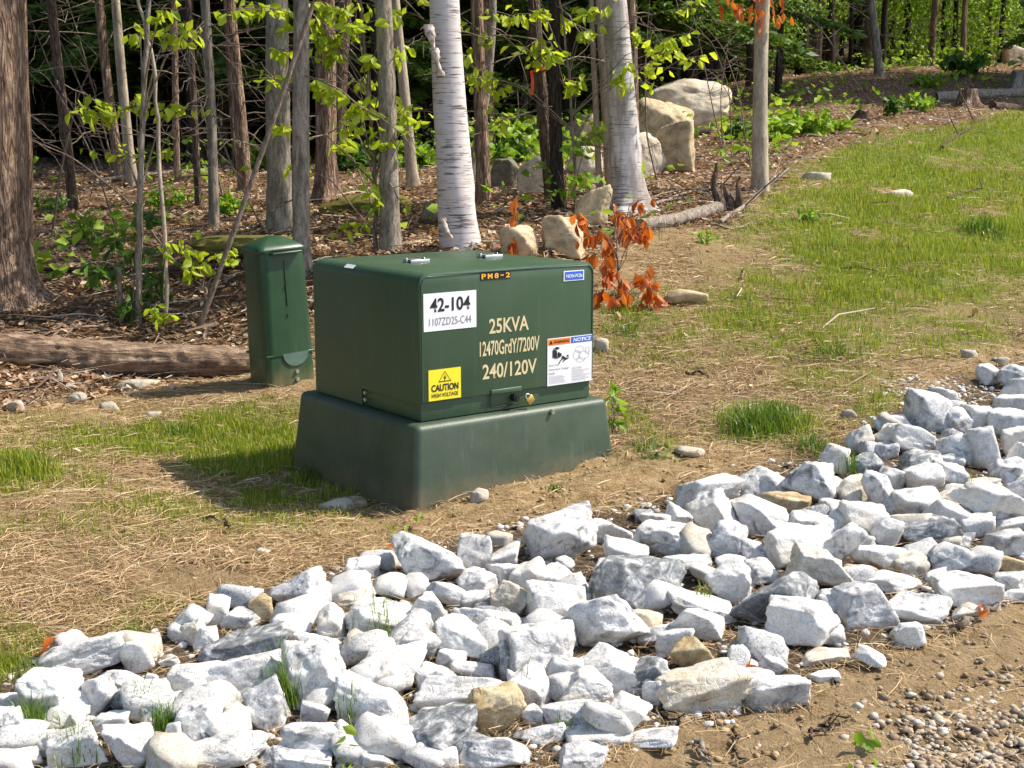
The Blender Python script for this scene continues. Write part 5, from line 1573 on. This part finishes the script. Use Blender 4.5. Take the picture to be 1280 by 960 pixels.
# splintered snag with driftwood
g = ground_hit(906, 264); root = empty('rotten_snag', tuple(g)); tag(root, 'dark splintered stump with upward prongs, left of the lone grey tree', 'stump')
for i, (dx, H, r, lean) in enumerate(((-.06, .42, .07, -.10), (.10, .30, .05, .12), (.02, .22, .09, .0))):
    zz_ = np.linspace(-.05, H, 9)
    V, F = tube(np.stack([dx + lean * zz_ + .02 * np.sin(zz_ * 20), 0 * zz_ + .03 * i, zz_], -1), r * np.linspace(1, .15, 9), 12, wob=.25, seed=i)
    MB().add(V, F).build('splinter', M['bark_brown'], root)
STK = [('long grey branch rising from the snag towards the lone grey tree', [(900, 282), (930, 262), (958, 236), (985, 214)], .022, 'dead_wood', 4),
       ('dark branch running left from the lone tree\'s foot', [(968, 228), (930, 240), (890, 250), (840, 262)], .018, 'bark_brown', 4),
       ('grey forked stick lying below the boulder pile', [(812, 262), (850, 246), (900, 236)], .016, 'dead_wood', 4),
       ('thin pale stick before the snag\'s foot', [(880, 278), (910, 290), (945, 280)], .010, 'dead_wood', 2),
       ('short dark stick sticking up out of the lawn near the white flat stone', [(1186, 250), (1205, 244), (1228, 236)], .013, 'bark_brown', 1),
       ('dark forked branch lying on the upper lawn', [(1175, 188), (1200, 170), (1228, 152)], .022, 'bark_brown', 4),
       ('slim dark stick on the lawn below the white flat stone', [(1055, 338), (1075, 336), (1098, 344)], .008, 'bark_brown', 1),
       ('curved dark twig in the straw right of the seedling', [(858, 470), (872, 468), (884, 476)], .009, 'bark_brown', 0),
       ('straight pale twig lying in straw above the lush grass clump', [(984, 450), (1010, 454), (1030, 450)], .006, 'dead_wood', 0),
       ('brown crooked stick at the soil edge near the right, below the rounded white rock', [(1196, 790), (1226, 776), (1250, 760)], .012, 'twig', 2),
       ('pale thick twig lying in brown soil at the bottom edge', [(872, 934), (880, 950), (888, 968)], .009, 'dead_wood', 0),
       ('dark thin twig in brown soil right of the pale thick one', [(914, 920), (918, 940), (926, 962)], .006, 'bark_brown', 1),
       ('thin forked twig lying flat on brown soil near the pebbles', [(1008, 930), (1030, 914), (1060, 900)], .006, 'bark_brown', 3),
       ('dark slim twig crossing the small white slab in the soil', [(1022, 838), (1032, 850), (1044, 860)], .005, 'bark_brown', 1),
       ('black curled twig in the soil at the end of the flat white sliver', [(824, 896), (836, 906), (848, 908)], .005, 'bark_dark', 1),
       ('short dark twig over the rocks below the cabinet front', [(672, 708), (686, 722), (698, 736)], .005, 'bark_dark', 0),
       ('curled dark twig in the shade left of the sleeve', [(262, 652), (280, 656), (284, 668)], .008, 'bark_dark', 1),
       ('pale stick lying under the log beside the flat broad stone', [(150, 470), (180, 458), (205, 446)], .014, 'dead_wood', 1),
       ('thin brown twig under the log, right of the pale stick', [(120, 476), (160, 466), (200, 460)], .009, 'twig', 2),
       ('dark stick on litter just right of the pedestal, behind the sleeve', [(372, 404), (340, 400), (310, 404)], .012, 'bark_brown', 2),
       ('long bare branch lying on the litter behind the cabinet, over the tan stones', [(590, 246), (650, 254), (700, 262), (726, 276)], .012, 'dead_wood', 4)]
for i, (lab, pts, r0, bk, sb) in enumerate(STK):
    twig_thing('fallen_stick', lab, pts, r0, bk, 'stick', .012, i, sb, True, .01)
# bare arching stems that stand up out of the brush
for i, (lab, pts, r0) in enumerate([
    ('bare arching stem rising left from the shaded brush at upper right', [(1088, 128), (1062, 92), (1032, 42), (1006, 16), (984, 14)], .012),
    ('thin bare stem standing between the boulders and the lone grey tree', [(822, 230), (808, 170), (806, 90), (812, 0)], .010),
    ('bare thin stem bent over before the dark wood, right of the second birch', [(905, 195), (892, 140), (876, 60), (862, 0)], .009),
    ('pale bare stem arching right in the brush at far left', [(150, 300), (110, 180), (60, 96), (30, 80)], .010),
    ('pair-less pale dead stem leaning left before the slim brown trunk', [(145, 222), (122, 130), (100, 50), (84, 0)], .012),
    ('dead stem leaning left in the tangle left of the grey sapling', [(140, 216), (106, 120), (70, 40), (50, 0)], .012),
    ('bare drooping stem over the big boulder, first from the lone grey tree', [(934, 196), (925, 120), (905, 60), (870, 20)], .008),
    ('bare drooping stem over the big boulder, second from the lone grey tree', [(915, 200), (912, 110), (890, 50), (845, 24)], .007),
    ('thin upright bare stem touching the right end of the big boulder', [(905, 205), (900, 120), (912, 40), (930, 0)], .007),
    ('bare crooked stem just left of the lone grey tree, bending left', [(940, 215), (928, 150), (898, 96), (862, 74)], .007),
    ('long pale dead branch stem arching over the leafy sapling at left', [(220, 330), (160, 250), (90, 196), (40, 176)], .010),
    ('bare forked stem among the trunks left of the brown pole trunk', [(282, 262), (262, 170), (240, 90), (205, 24)], .010),
    ('thin dead stem crossing from the dead trunk towards the pedestal lid', [(330, 290), (290, 210), (262, 130), (250, 40)], .008),
    ('thin grey bare stem right of the thick pine, bending right', [(64, 300), (78, 200), (100, 110), (140, 40)], .012),
    ('bare leaning stem crossing behind the thin dark crooked tree', [(128, 212), (100, 150), (60, 80), (34, 10)], .014)]):
    g = ground_hit(*pts[0]); Y = g[1]
    Q = [at_depth(p[0], p[1], Y - .15 * k) for k, p in enumerate(pts)]; Q[0] = g
    Q = np.array(Q); s_ = np.linspace(0, 1, 22); u = np.linspace(0, 1, len(Q))
    C = np.stack([np.interp(s_, u, Q[:, k]) for k in range(3)], -1)
    for _ in range(3): C[1:-1] = (C[:-2] + C[1:-1] * 2 + C[2:]) / 4
    mb = MB(); add_tube(mb, C - g, np.linspace(r0, r0 * .35, 22), 8)
    rgx = np.random.default_rng(i)
    for _ in range(9):
        j = rgx.integers(6, 21); e = rgx.normal(size=3) * [1, .6, .5] + [0, 0, .2]; e /= np.linalg.norm(e); l_ = rgx.uniform(.2, .6)
        add_tube(mb, np.array([C[j], C[j] + e * l_ * .5 + rgx.normal(0, .02, 3), C[j] + e * l_]) - g, [r0 * .4, r0 * .3, r0 * .12], 5)
    tag(mb.build('bare_stem', M['twig'], None, loc=tuple(g)), lab.replace('pair-less pale', 'pale'), 'bare stem')

# ------------------------------------------------------------------ shrubs and undergrowth
def shrub(name, label, px, py, w, h, n, lm, leaf=.08, seed=0, group=None, cat='shrub'):
    g = ground_hit(px, py); k = g[1] / FPX; rg = np.random.default_rng(800 + seed)
    rx, H = w * k / 2, h * k
    root = empty(name, tuple(g)); tag(root, label, cat, group)
    b = MB(); ends = []
    for _ in range(max(6, n // 26)):
        a = rg.uniform(0, 6.28); q = rg.uniform(.1, 1) ** .6
        e = np.array([math.cos(a) * rx * q, math.sin(a) * rx * q * .8, H * rg.uniform(.45, 1.0) * (1.1 - .55 * q)])
        add_tube(b, np.array([(0, 0, -.03), e * [.3, .3, .6], e]), [.006, .004, .002], 5); ends.append(e)
    b.build('stems', M['twig'], root)
    ends = np.array(ends); idx = rg.integers(0, len(ends), n); t = rg.uniform(.45, 1.05, n)[:, None]
    P = ends[idx] * t + rg.normal(size=(n, 3)) * np.array([.09, .09, .06]) * max(.5, rx * 1.2)
    A = rg.normal(size=P.shape) + np.array([0, 0, -.15])
    lf = MB(); add_leaves(lf, P, A, rg.uniform(.6, 1.25, n) * leaf, .62, .25, rg)
    lf.build('leaves', M[lm], root)
for i, a in enumerate([
    ('bright green bramble patch right of the lone grey tree', 992, 170, 90, 34, 620, 'leaf_bright', .11),
    ('lower green bramble at the far end of the patch, near the dark stump', 1040, 166, 60, 22, 320, 'leaf_bright', .10),
    ('green bramble left of the lone grey tree, below the big boulder', 925, 172, 50, 24, 260, 'leaf_green', .10),
    ('upright leafy weed standing alone at the lawn\'s top edge', 1117, 148, 14, 46, 150, 'leaf_green', .10),
    ('green fern-like clump between the upright weed and the stumps', 1150, 138, 56, 24, 300, 'leaf_bright', .11),
    ('leafy bush before the trunks, left of the pale far boulder', 1205, 96, 56, 40, 380, 'leaf_green', .14),
    ('low green plants on the slope left of the leafy bush', 1165, 110, 50, 18, 200, 'leaf_bright', .12),
    ('sunlit green bush behind the large birch and the dark trunk', 648, 190, 70, 62, 620, 'leaf_bright', .12),
    ('broad leafy bush just left of the large birch, in the background', 520, 212, 54, 44, 420, 'leaf_bright', .12),
    ('green bush behind the thin trunks left of the sunlit slim trunk', 448, 214, 56, 34, 320, 'leaf_green', .12),
    ('green shrub in the wood, above and left of the pedestal', 324, 214, 44, 40, 300, 'leaf_bright', .12),
    ('low tangled shrub with brownish twigs behind the leafy sapling', 115, 300, 110, 44, 260, 'leaf_bright', .065),
    ('green shrub at the foot of the slim brown trunks on the left', 205, 262, 60, 34, 170, 'leaf_bright', .075),
    ('dark green shrub beside the thick pine, in shade', 60, 268, 60, 34, 170, 'leaf_green', .07),
    ('yellowish shrub behind the brown pole trunk', 290, 268, 44, 26, 200, 'leaf_bright', .08),
    ('green bush in the gap between the boulders and the tape-tied tree', 640, 206, 40, 30, 200, 'leaf_green', .11),
    ('small green plant alone on the straw right of the grey driftwood', 884, 304, 14, 14, 40, 'leaf_bright', .05),
    ('green weed in the lawn below the lone grey tree', 1008, 278, 18, 18, 50, 'leaf_bright', .06),
    ('tiny leafy weed in bare soil below the cabinet corner', 512, 668, 14, 16, 22, 'leaf_bright', .03),
    ('small leafy weed on bare soil at the sleeve\'s right end', 820, 572, 30, 10, 40, 'leaf_green', .035),
    ('round-leaved weed poking between rocks at the bottom edge', 432, 958, 26, 14, 12, 'leaf_bright', .05),
    ('green weed growing in gravel at the lower right edge', 1075, 950, 24, 20, 14, 'leaf_bright', .06),
]):
    shrub('shrub' if i < 16 else 'weed', a[0], *a[1:], seed=i, cat='shrub' if i < 16 else 'weed')
# moss-covered hump behind the pedestal
M['moss'] = plain('moss', (.13, .115, .025), .95, .2, 0, .6, 9, .9)
g = ground_hit(310, 318)
o = link('mossy_mound', rock_mesh(777, (1.0, .8, .22), M['moss'], 5, -1, 'mossy_mound')); o.location = (g[0], g[1] + .1, g[2] + .04)
tag(o, 'low moss-covered hump directly behind the pedestal', 'mound')
g = ground_hit(455, 262)
o = link('mossy_mound', rock_mesh(778, (.9, .6, .26), M['moss'], 5, -1, 'mossy_mound')); o.location = (g[0], g[1] + .1, g[2] + .02)
tag(o, 'small mossy hump on the litter left of the grey mottled tree', 'mound')

# ------------------------------------------------------------------ ground cover
def sample(n, y0, y1, u=.46, rg=RNG):
    y = np.exp(rg.uniform(math.log(y0), math.log(y1), n)); x = rg.uniform(-u, u, n) * y
    return x, y, terrain(x, y)

def blades(name, label, x, y, z, h, w, mt, rg, kind='stuff', lean=.45, loc=None):
    n = len(x)
    a = rg.uniform(0, 2 * np.pi, n); f = np.stack([np.cos(a), np.sin(a), 0 * a], -1)
    d = np.stack([np.cos(a + 1.57), np.sin(a + 1.57), 0 * a], -1)
    bend = rg.uniform(.1, 1, n)[:, None] * lean
    B = np.stack([x, y, z - .004], -1)
    h = h[:, None]; w = w[:, None]; up = np.array([0, 0, 1.])
    m1 = B + up * h * .55 + f * h * bend * .35
    tp = B + up * h * (1 - .35 * bend) + f * h * bend
    V = np.stack([B - d * w / 2, B + d * w / 2, m1 + d * w * .38, m1 - d * w * .38, tp], 1).reshape(-1, 3)
    b = np.arange(n)[:, None] * 5
    mb = MB(); mb.add(V, b + np.array([[0, 1, 2, 3]])); mb.f.append((b + np.array([[3, 2, 4]]), 0))
    if loc is not None: mb.v[0] -= np.array(loc)
    o = mb.build(name, mt, None, loc=loc)
    if kind: tag(o, label, 'grass', kind=kind)
    return o

rg = np.random.default_rng(101)
x, y, z = sample(900000, 3.0, 24, .5, rg)
zn = zones(x, y, z)
keep = rg.random(len(x)) < zn['grass'] * .95
x, y, z = x[keep], y[keep], z[keep]; gq = zn['grass'][keep]
h = rg.uniform(.03, .08, len(x)) * (.6 + .7 * gq) * np.clip(.75 + .4 * fbm2(x, y, 2.2, 2, 61), .4, 1.4)
blades('lawn_grass', 'thin young grass growing in patches over the slope', x, y, z, h, np.clip(.0022 + .00042 * y, 0, .008), M['grass'], rg)

def lying(name, label, x, y, z, L, W, mt, rg, tilt=.25, cat='litter', lift=.012):
    n = len(x); a = rg.uniform(0, 2 * np.pi, n)
    d = np.stack([np.cos(a), np.sin(a), rg.normal(0, tilt, n)], -1); s_ = np.stack([-np.sin(a), np.cos(a), rg.normal(0, tilt, n)], -1)
    C = np.stack([x, y, z + lift * rg.uniform(.3, 1.3, n)], -1); L = L[:, None] / 2; W = W[:, None] / 2
    mid = C + np.array([0, 0, 1]) * L * rg.uniform(-.05, .3, n)[:, None]
    V = np.stack([C - d * L, mid - s_ * W, C + d * L, mid + s_ * W], 1).reshape(-1, 3)
    b = np.arange(n)[:, None] * 4
    mb = MB(); mb.add(V, b + np.array([[0, 1, 2]])); mb.f.append((b + np.array([[0, 2, 3]]), 0))
    return tag(mb.build(name, mt, None, smooth=False), label, cat, kind='stuff')
def straws(name, label, x, y, z, L, W, mt, rg):
    n = len(x); a = rg.uniform(0, 2 * np.pi, n)
    d = np.stack([np.cos(a), np.sin(a), rg.normal(0, .10, n)], -1); s_ = np.stack([-np.sin(a), np.cos(a), rg.normal(0, .5, n)], -1)
    C = np.stack([x, y, z + .014 * rg.uniform(.2, 1.4, n)], -1); L = L[:, None] / 2; W = W[:, None] / 2
    mid = C + np.array([0, 0, 1]) * L * rg.uniform(0, .14, n)[:, None] + s_ * [1, 1, 0] * L * rg.normal(0, .16, n)[:, None]
    e0, e1 = C - d * L, C + d * L
    V = np.stack([e0 - s_ * W * .6, e0 + s_ * W * .6, mid + s_ * W, mid - s_ * W, e1 + s_ * W * .4, e1 - s_ * W * .4], 1).reshape(-1, 3)
    b = np.arange(n)[:, None] * 6
    mb = MB(); mb.add(V, np.concatenate([b + np.array([[0, 1, 2, 3]]), b + np.array([[3, 2, 4, 5]])]))
    return tag(mb.build(name, mt, None, smooth=False), label, 'straw', kind='stuff')
x, y, z = sample(640000, 3.0, 17, .48, rg); zn = zones(x, y, z)
pp = zn['straw'] * (1 - .75 * zn['grass']) * np.clip(.45 + .6 * fbm2(x, y, 2.6, 3, 71), .04, 1) + .07 * zn['soil'] + .02 * zn['road'] + .08 * zn['strip']
k = rg.random(len(x)) < pp * .75; x, y, z = x[k], y[k], z[k]
straws('straw_thatch', 'dry straw and dead grass strewn over the slope', x, y, z, rg.uniform(.02, 1, len(x)) ** 1.5 * .15 + .02, np.clip(.0010 + .00030 * y, 0, .005), M['straw'], rg)
x, y, z = sample(190000, 6.0, 34, .55, rg); zn = zones(x, y, z)
k = rg.random(len(x)) < zn['litter'] * .8 + .0025 * zn['straw']; x, y, z = x[k], y[k], z[k]
sz = rg.uniform(.03, .07, len(x)) * (1 + .008 * y)
lying('leaf_litter', 'brown dead leaves carpeting the forest floor', x, y, z, sz, sz * rg.uniform(.35, .7, len(x)), M['litter'], rg, .35, 'leaf litter', .03)

x, y, z = sample(26000, 7, 30, .5, rg); zn = zones(x, y, z)
k = rg.random(len(x)) < zn['litter'] * .5 + .012 * zn['straw']; x, y, z = x[k], y[k], z[k]
M['brash'] = leafmat('brash', [(0, (.08, .052, .035)), (.5, (.21, .15, .105)), (1, (.42, .35, .28))], .0, .8)
straws('twig_litter', 'fine dead twigs strewn over the forest floor', x, y, z + .012, rg.uniform(.12, .75, len(x)), rg.uniform(.004, .013, len(x)), M['brash'], rg)
x, y, z = sample(52000, 10.5, 40, .52, rg); zn = zones(x, y, z)
nz = fbm2(x, y, .55, 3, 91)
pu, pv = zn['px'], zn['py']
fo_ = lin(FO, pu) - pv
dd = zn['litter'] * np.where(pu < 420, .45, 1) * np.clip(.01 + 1.0 * (nz - .16) + .30 * sstep(15, 26, y) * (pu < 900) + .16 * (pu > 900), 0, .9) * sstep(14, 40, fo_)
k = rg.random(len(x)) < dd; x, y, z, nz = x[k], y[k], z[k], nz[k]
hh = rg.uniform(0, 1, len(x)) ** 1.4 * (.12 + .45 * np.clip(nz + .3, 0, 1))
mb = MB(); add_leaves(mb, np.stack([x, y, z + hh], -1), rg.normal(size=(len(x), 3)) * [1, 1, .5] + [0, 0, .05], rg.uniform(.06, .14, len(x)) * (1 + .01 * y), .62, .25, rg)
tag(mb.build('forest_undergrowth', M['leaf_bright']), 'low green undergrowth of seedlings and ferns over the forest floor', 'undergrowth', kind='stuff')
# pebbles
def pebbles(name, label, x, y, z, s_, mt, rg, cat='gravel'):
    V0, F0 = ico(1); n = len(x); nv = len(V0)
    q = V0[None] * (1 + rg.normal(0, .13, (n, nv, 1)))
    q = q * np.stack([s_, s_ * rg.uniform(.6, 1, n), s_ * rg.uniform(.4, .75, n)], -1)[:, None]
    a = rg.uniform(0, 6.28, n); c_, s__ = np.cos(a)[:, None], np.sin(a)[:, None]
    q = np.stack([q[..., 0] * c_ - q[..., 1] * s__, q[..., 0] * s__ + q[..., 1] * c_, q[..., 2]], -1)
    q = q + np.stack([x, y, z + s_ * .2], -1)[:, None]
    F = (np.arange(n)[:, None, None] * nv + F0[None]).reshape(-1, 3)
    return tag(MB().add(q.reshape(-1, 3), F).build(name, mt), label, cat, kind='stuff')
def pebmat(name, stops):
    m, nt, b = mat(name); gN = N(nt, 'ShaderNodeNewGeometry')
    c = ramp(nt, gN.outputs['Random Per Island'], stops)
    v = coords(nt); c = mixc(nt, .4, c, ramp(nt, noise(nt, v, 120, 4), [(.3, .6), (.7, 1.)]), 'MULTIPLY')
    nt.links.new(c, b.inputs['Base Color']); b.inputs['Roughness'].default_value = .85
    return m
M['peb'] = pebmat('brown_gravel', [(0, (.20, .14, .09)), (.35, (.33, .25, .17)), (.7, (.43, .36, .27)), (.92, (.50, .45, .38)), (1, (.60, .57, .52))])
M['pebw'] = pebmat('crushed_white_stone', [(0, (.30, .25, .19)), (.4, (.55, .52, .47)), (1, (.75, .74, .72))])
x, y, z = sample(26000, 2.9, 5.2, .45, rg); zn = zones(x, y, z); px, py = zn['px'], zn['py']
dens = zn['road'] * (sstep(1060, 1240, px + .7 * (py - 860)) * sstep(840, 910, py + .1 * (px - 1100)) * .9 + .015)
k = rg.random(len(x)) < dens; n = k.sum()
pebbles('road_gravel', 'loose brown gravel in the soil at the lower right corner', x[k], y[k], z[k], .005 + .014 * rg.random(n) ** 2.2, M['peb'], rg)
x, y, z = sample(60000, 3.2, 9.5, .46, rg); zn = zones(x, y, z); px, py = zn['px'], zn['py']
dens = zn['strip'] * .16 + blobs([(1165, 492, 60, 18, .9), (800, 636, 60, 10, .2), (480, 738, 50, 22, .3), (1000, 590, 50, 10, .15)], px, py) * (1 - zn['road'])
k = rg.random(len(x)) < dens; n = k.sum()
pebbles('crushed_stone', 'small crushed white stone spilling between and above the rocks', x[k], y[k], z[k], .006 + .016 * rg.random(n) ** 1.8, M['pebw'], rg)
x, y, z = sample(30000, 3.0, 9, .46, rg); zn = zones(x, y, z)
k = rg.random(len(x)) < (zn['soil'] * .35 + zn['road'] * .14 + .03 * zn['straw']); n = k.sum()
M['clod'] = pebmat('soil_clods', [(0, (.21, .14, .07)), (.5, (.34, .235, .12)), (1, (.47, .345, .20))])
pebbles('soil_clods', 'crumbs of brown soil and grit on the bare ground', x[k], y[k], z[k], .004 + .013 * rg.random(n) ** 2.5, M['clod'], rg, 'soil crumbs')

# grass tufts one can point at
def tuft(label, px, py, w, h, n, mt='tuft', seed=0, group=None):
    g = ground_hit(px, py); k = g[1] / FPX; rgx = np.random.default_rng(600 + seed)
    gx = rgx.normal(0, 1, n); gy = rgx.normal(0, 1, n)
    x = g[0] + gx * w * k * .27; y = g[1] + gy * w * k * .3; z = terrain(x, y)
    inside = lin(UP, px) + 12 < py < lin(LO, px)
    if inside: z = z + .03; h *= 1.55; n_ = n
    hh = h * k * rgx.uniform(.4, 1.2, n) * np.clip(1.15 - .3 * np.hypot(gx, gy), .3, 1.1)
    o = blades('grass_tuft', label, x, y, z, hh, np.full(n, max(.0028, .0007 * g[1])), M[mt], rgx, None, .75, tuple(g))
    tag(o, label, 'grass tuft', group)
for i, a in enumerate([
    ('lush dark grass clump on the straw, above the right half of the rock strip', 952, 535, 110, 42, 900),
    ('grass growing at the rock edge below the lush clump', 1015, 562, 60, 26, 260),
    ('grass tuft in the straw left of the sleeve, nearest the pedestal', 226, 545, 50, 24, 200),
    ('grass tuft at the far left, above the dry grass', 44, 585, 60, 30, 130),
    ('dark grass hugging the sleeve\'s left lower edge', 405, 600, 70, 34, 420),
    ('second grass clump beside the sleeve, nearer its front corner', 445, 612, 50, 24, 200),
    ('small grass tuft on the soil mound before the sleeve', 695, 612, 26, 14, 70),
    ('grass tuft at the sleeve\'s right end below the leafy weed', 800, 560, 50, 18, 120),
    ('green tuft among the rocks at the lower left, between two white rocks', 40, 925, 50, 40, 220),
    ('bright grass tuft between the white rocks under the swirl-veined slab', 178, 900, 40, 34, 160),
    ('dark grass tuft behind the veined rock at the lower left', 206, 925, 44, 36, 160),
    ('long grass in front of the upright veined block', 356, 890, 50, 62, 130),
    ('sparse grass beside the upright veined block, on its right', 440, 905, 40, 34, 70),
    ('sparse blades rising over rocks below the cabinet corner', 478, 800, 70, 44, 60),
    ('few blades between rocks left of the pale pyramid rock', 692, 782, 20, 34, 24),
    ('few blades between rocks below the small ochre edge stone', 625, 805, 26, 34, 30),
    ('small tuft in the strip near the wide dark speckled slab', 880, 760, 20, 28, 26),
    ('grass between rocks at the far bottom left', 100, 955, 60, 40, 130),
    ('grass at the swirl-veined slab\'s left end', 40, 862, 60, 30, 120),
    ('grass tuft behind the swirl-veined slab\'s right end', 168, 810, 30, 24, 90),
    ('green tuft by the small dark dappled stone', 1060, 596, 40, 22, 90),
    ('grass tuft between rocks above the domed white rock', 1200, 610, 30, 16, 50),
    ('tall dark tuft in the lawn near the upper right edge', 1228, 290, 60, 24, 300),
    ('grass tuft by the bottom rocks, beside the grey speckled rock', 704, 920, 30, 14, 40),
    ('single long blades over the mottled ochre rock', 655, 880, 20, 50, 10),
    ('grass tuft in straw right of the sleeve, above the worn stones', 1045, 445, 60, 18, 160),
    ('grass patch beside the rusty beech leaves', 785, 418, 60, 18, 160)]):
    tuft(*a, seed=i)
# rusty leaves fallen among rocks
for i, (lab, px, py, s_) in enumerate([('rusty dead leaf on the soil in front of the broad cream rock', 866, 893, .07), ('orange leaf stuck under the white wedge by the soil', 927, 856, .06),
    ('orange leaf at the left end of the swirl-veined slab', 44, 832, .075), ('red-brown leaf on the soil beyond the rounded white rock', 1220, 782, .05), ('rusty leaf beside the small tuft at the upper edge', 482, 696, .05)]):
    g = ground_hit(px, py); mb = MB(); rgx = np.random.default_rng(i)
    add_leaves(mb, np.array([[0, 0, .015], [.02, .01, .02]]), np.array([[1, .3, .25], [.2, 1, .3]]), s_, .6, .5, rgx)
    tag(mb.build('fallen_leaf', M['leaf_orange'], None, loc=tuple(g + [0, 0, .02])), lab, 'leaf')
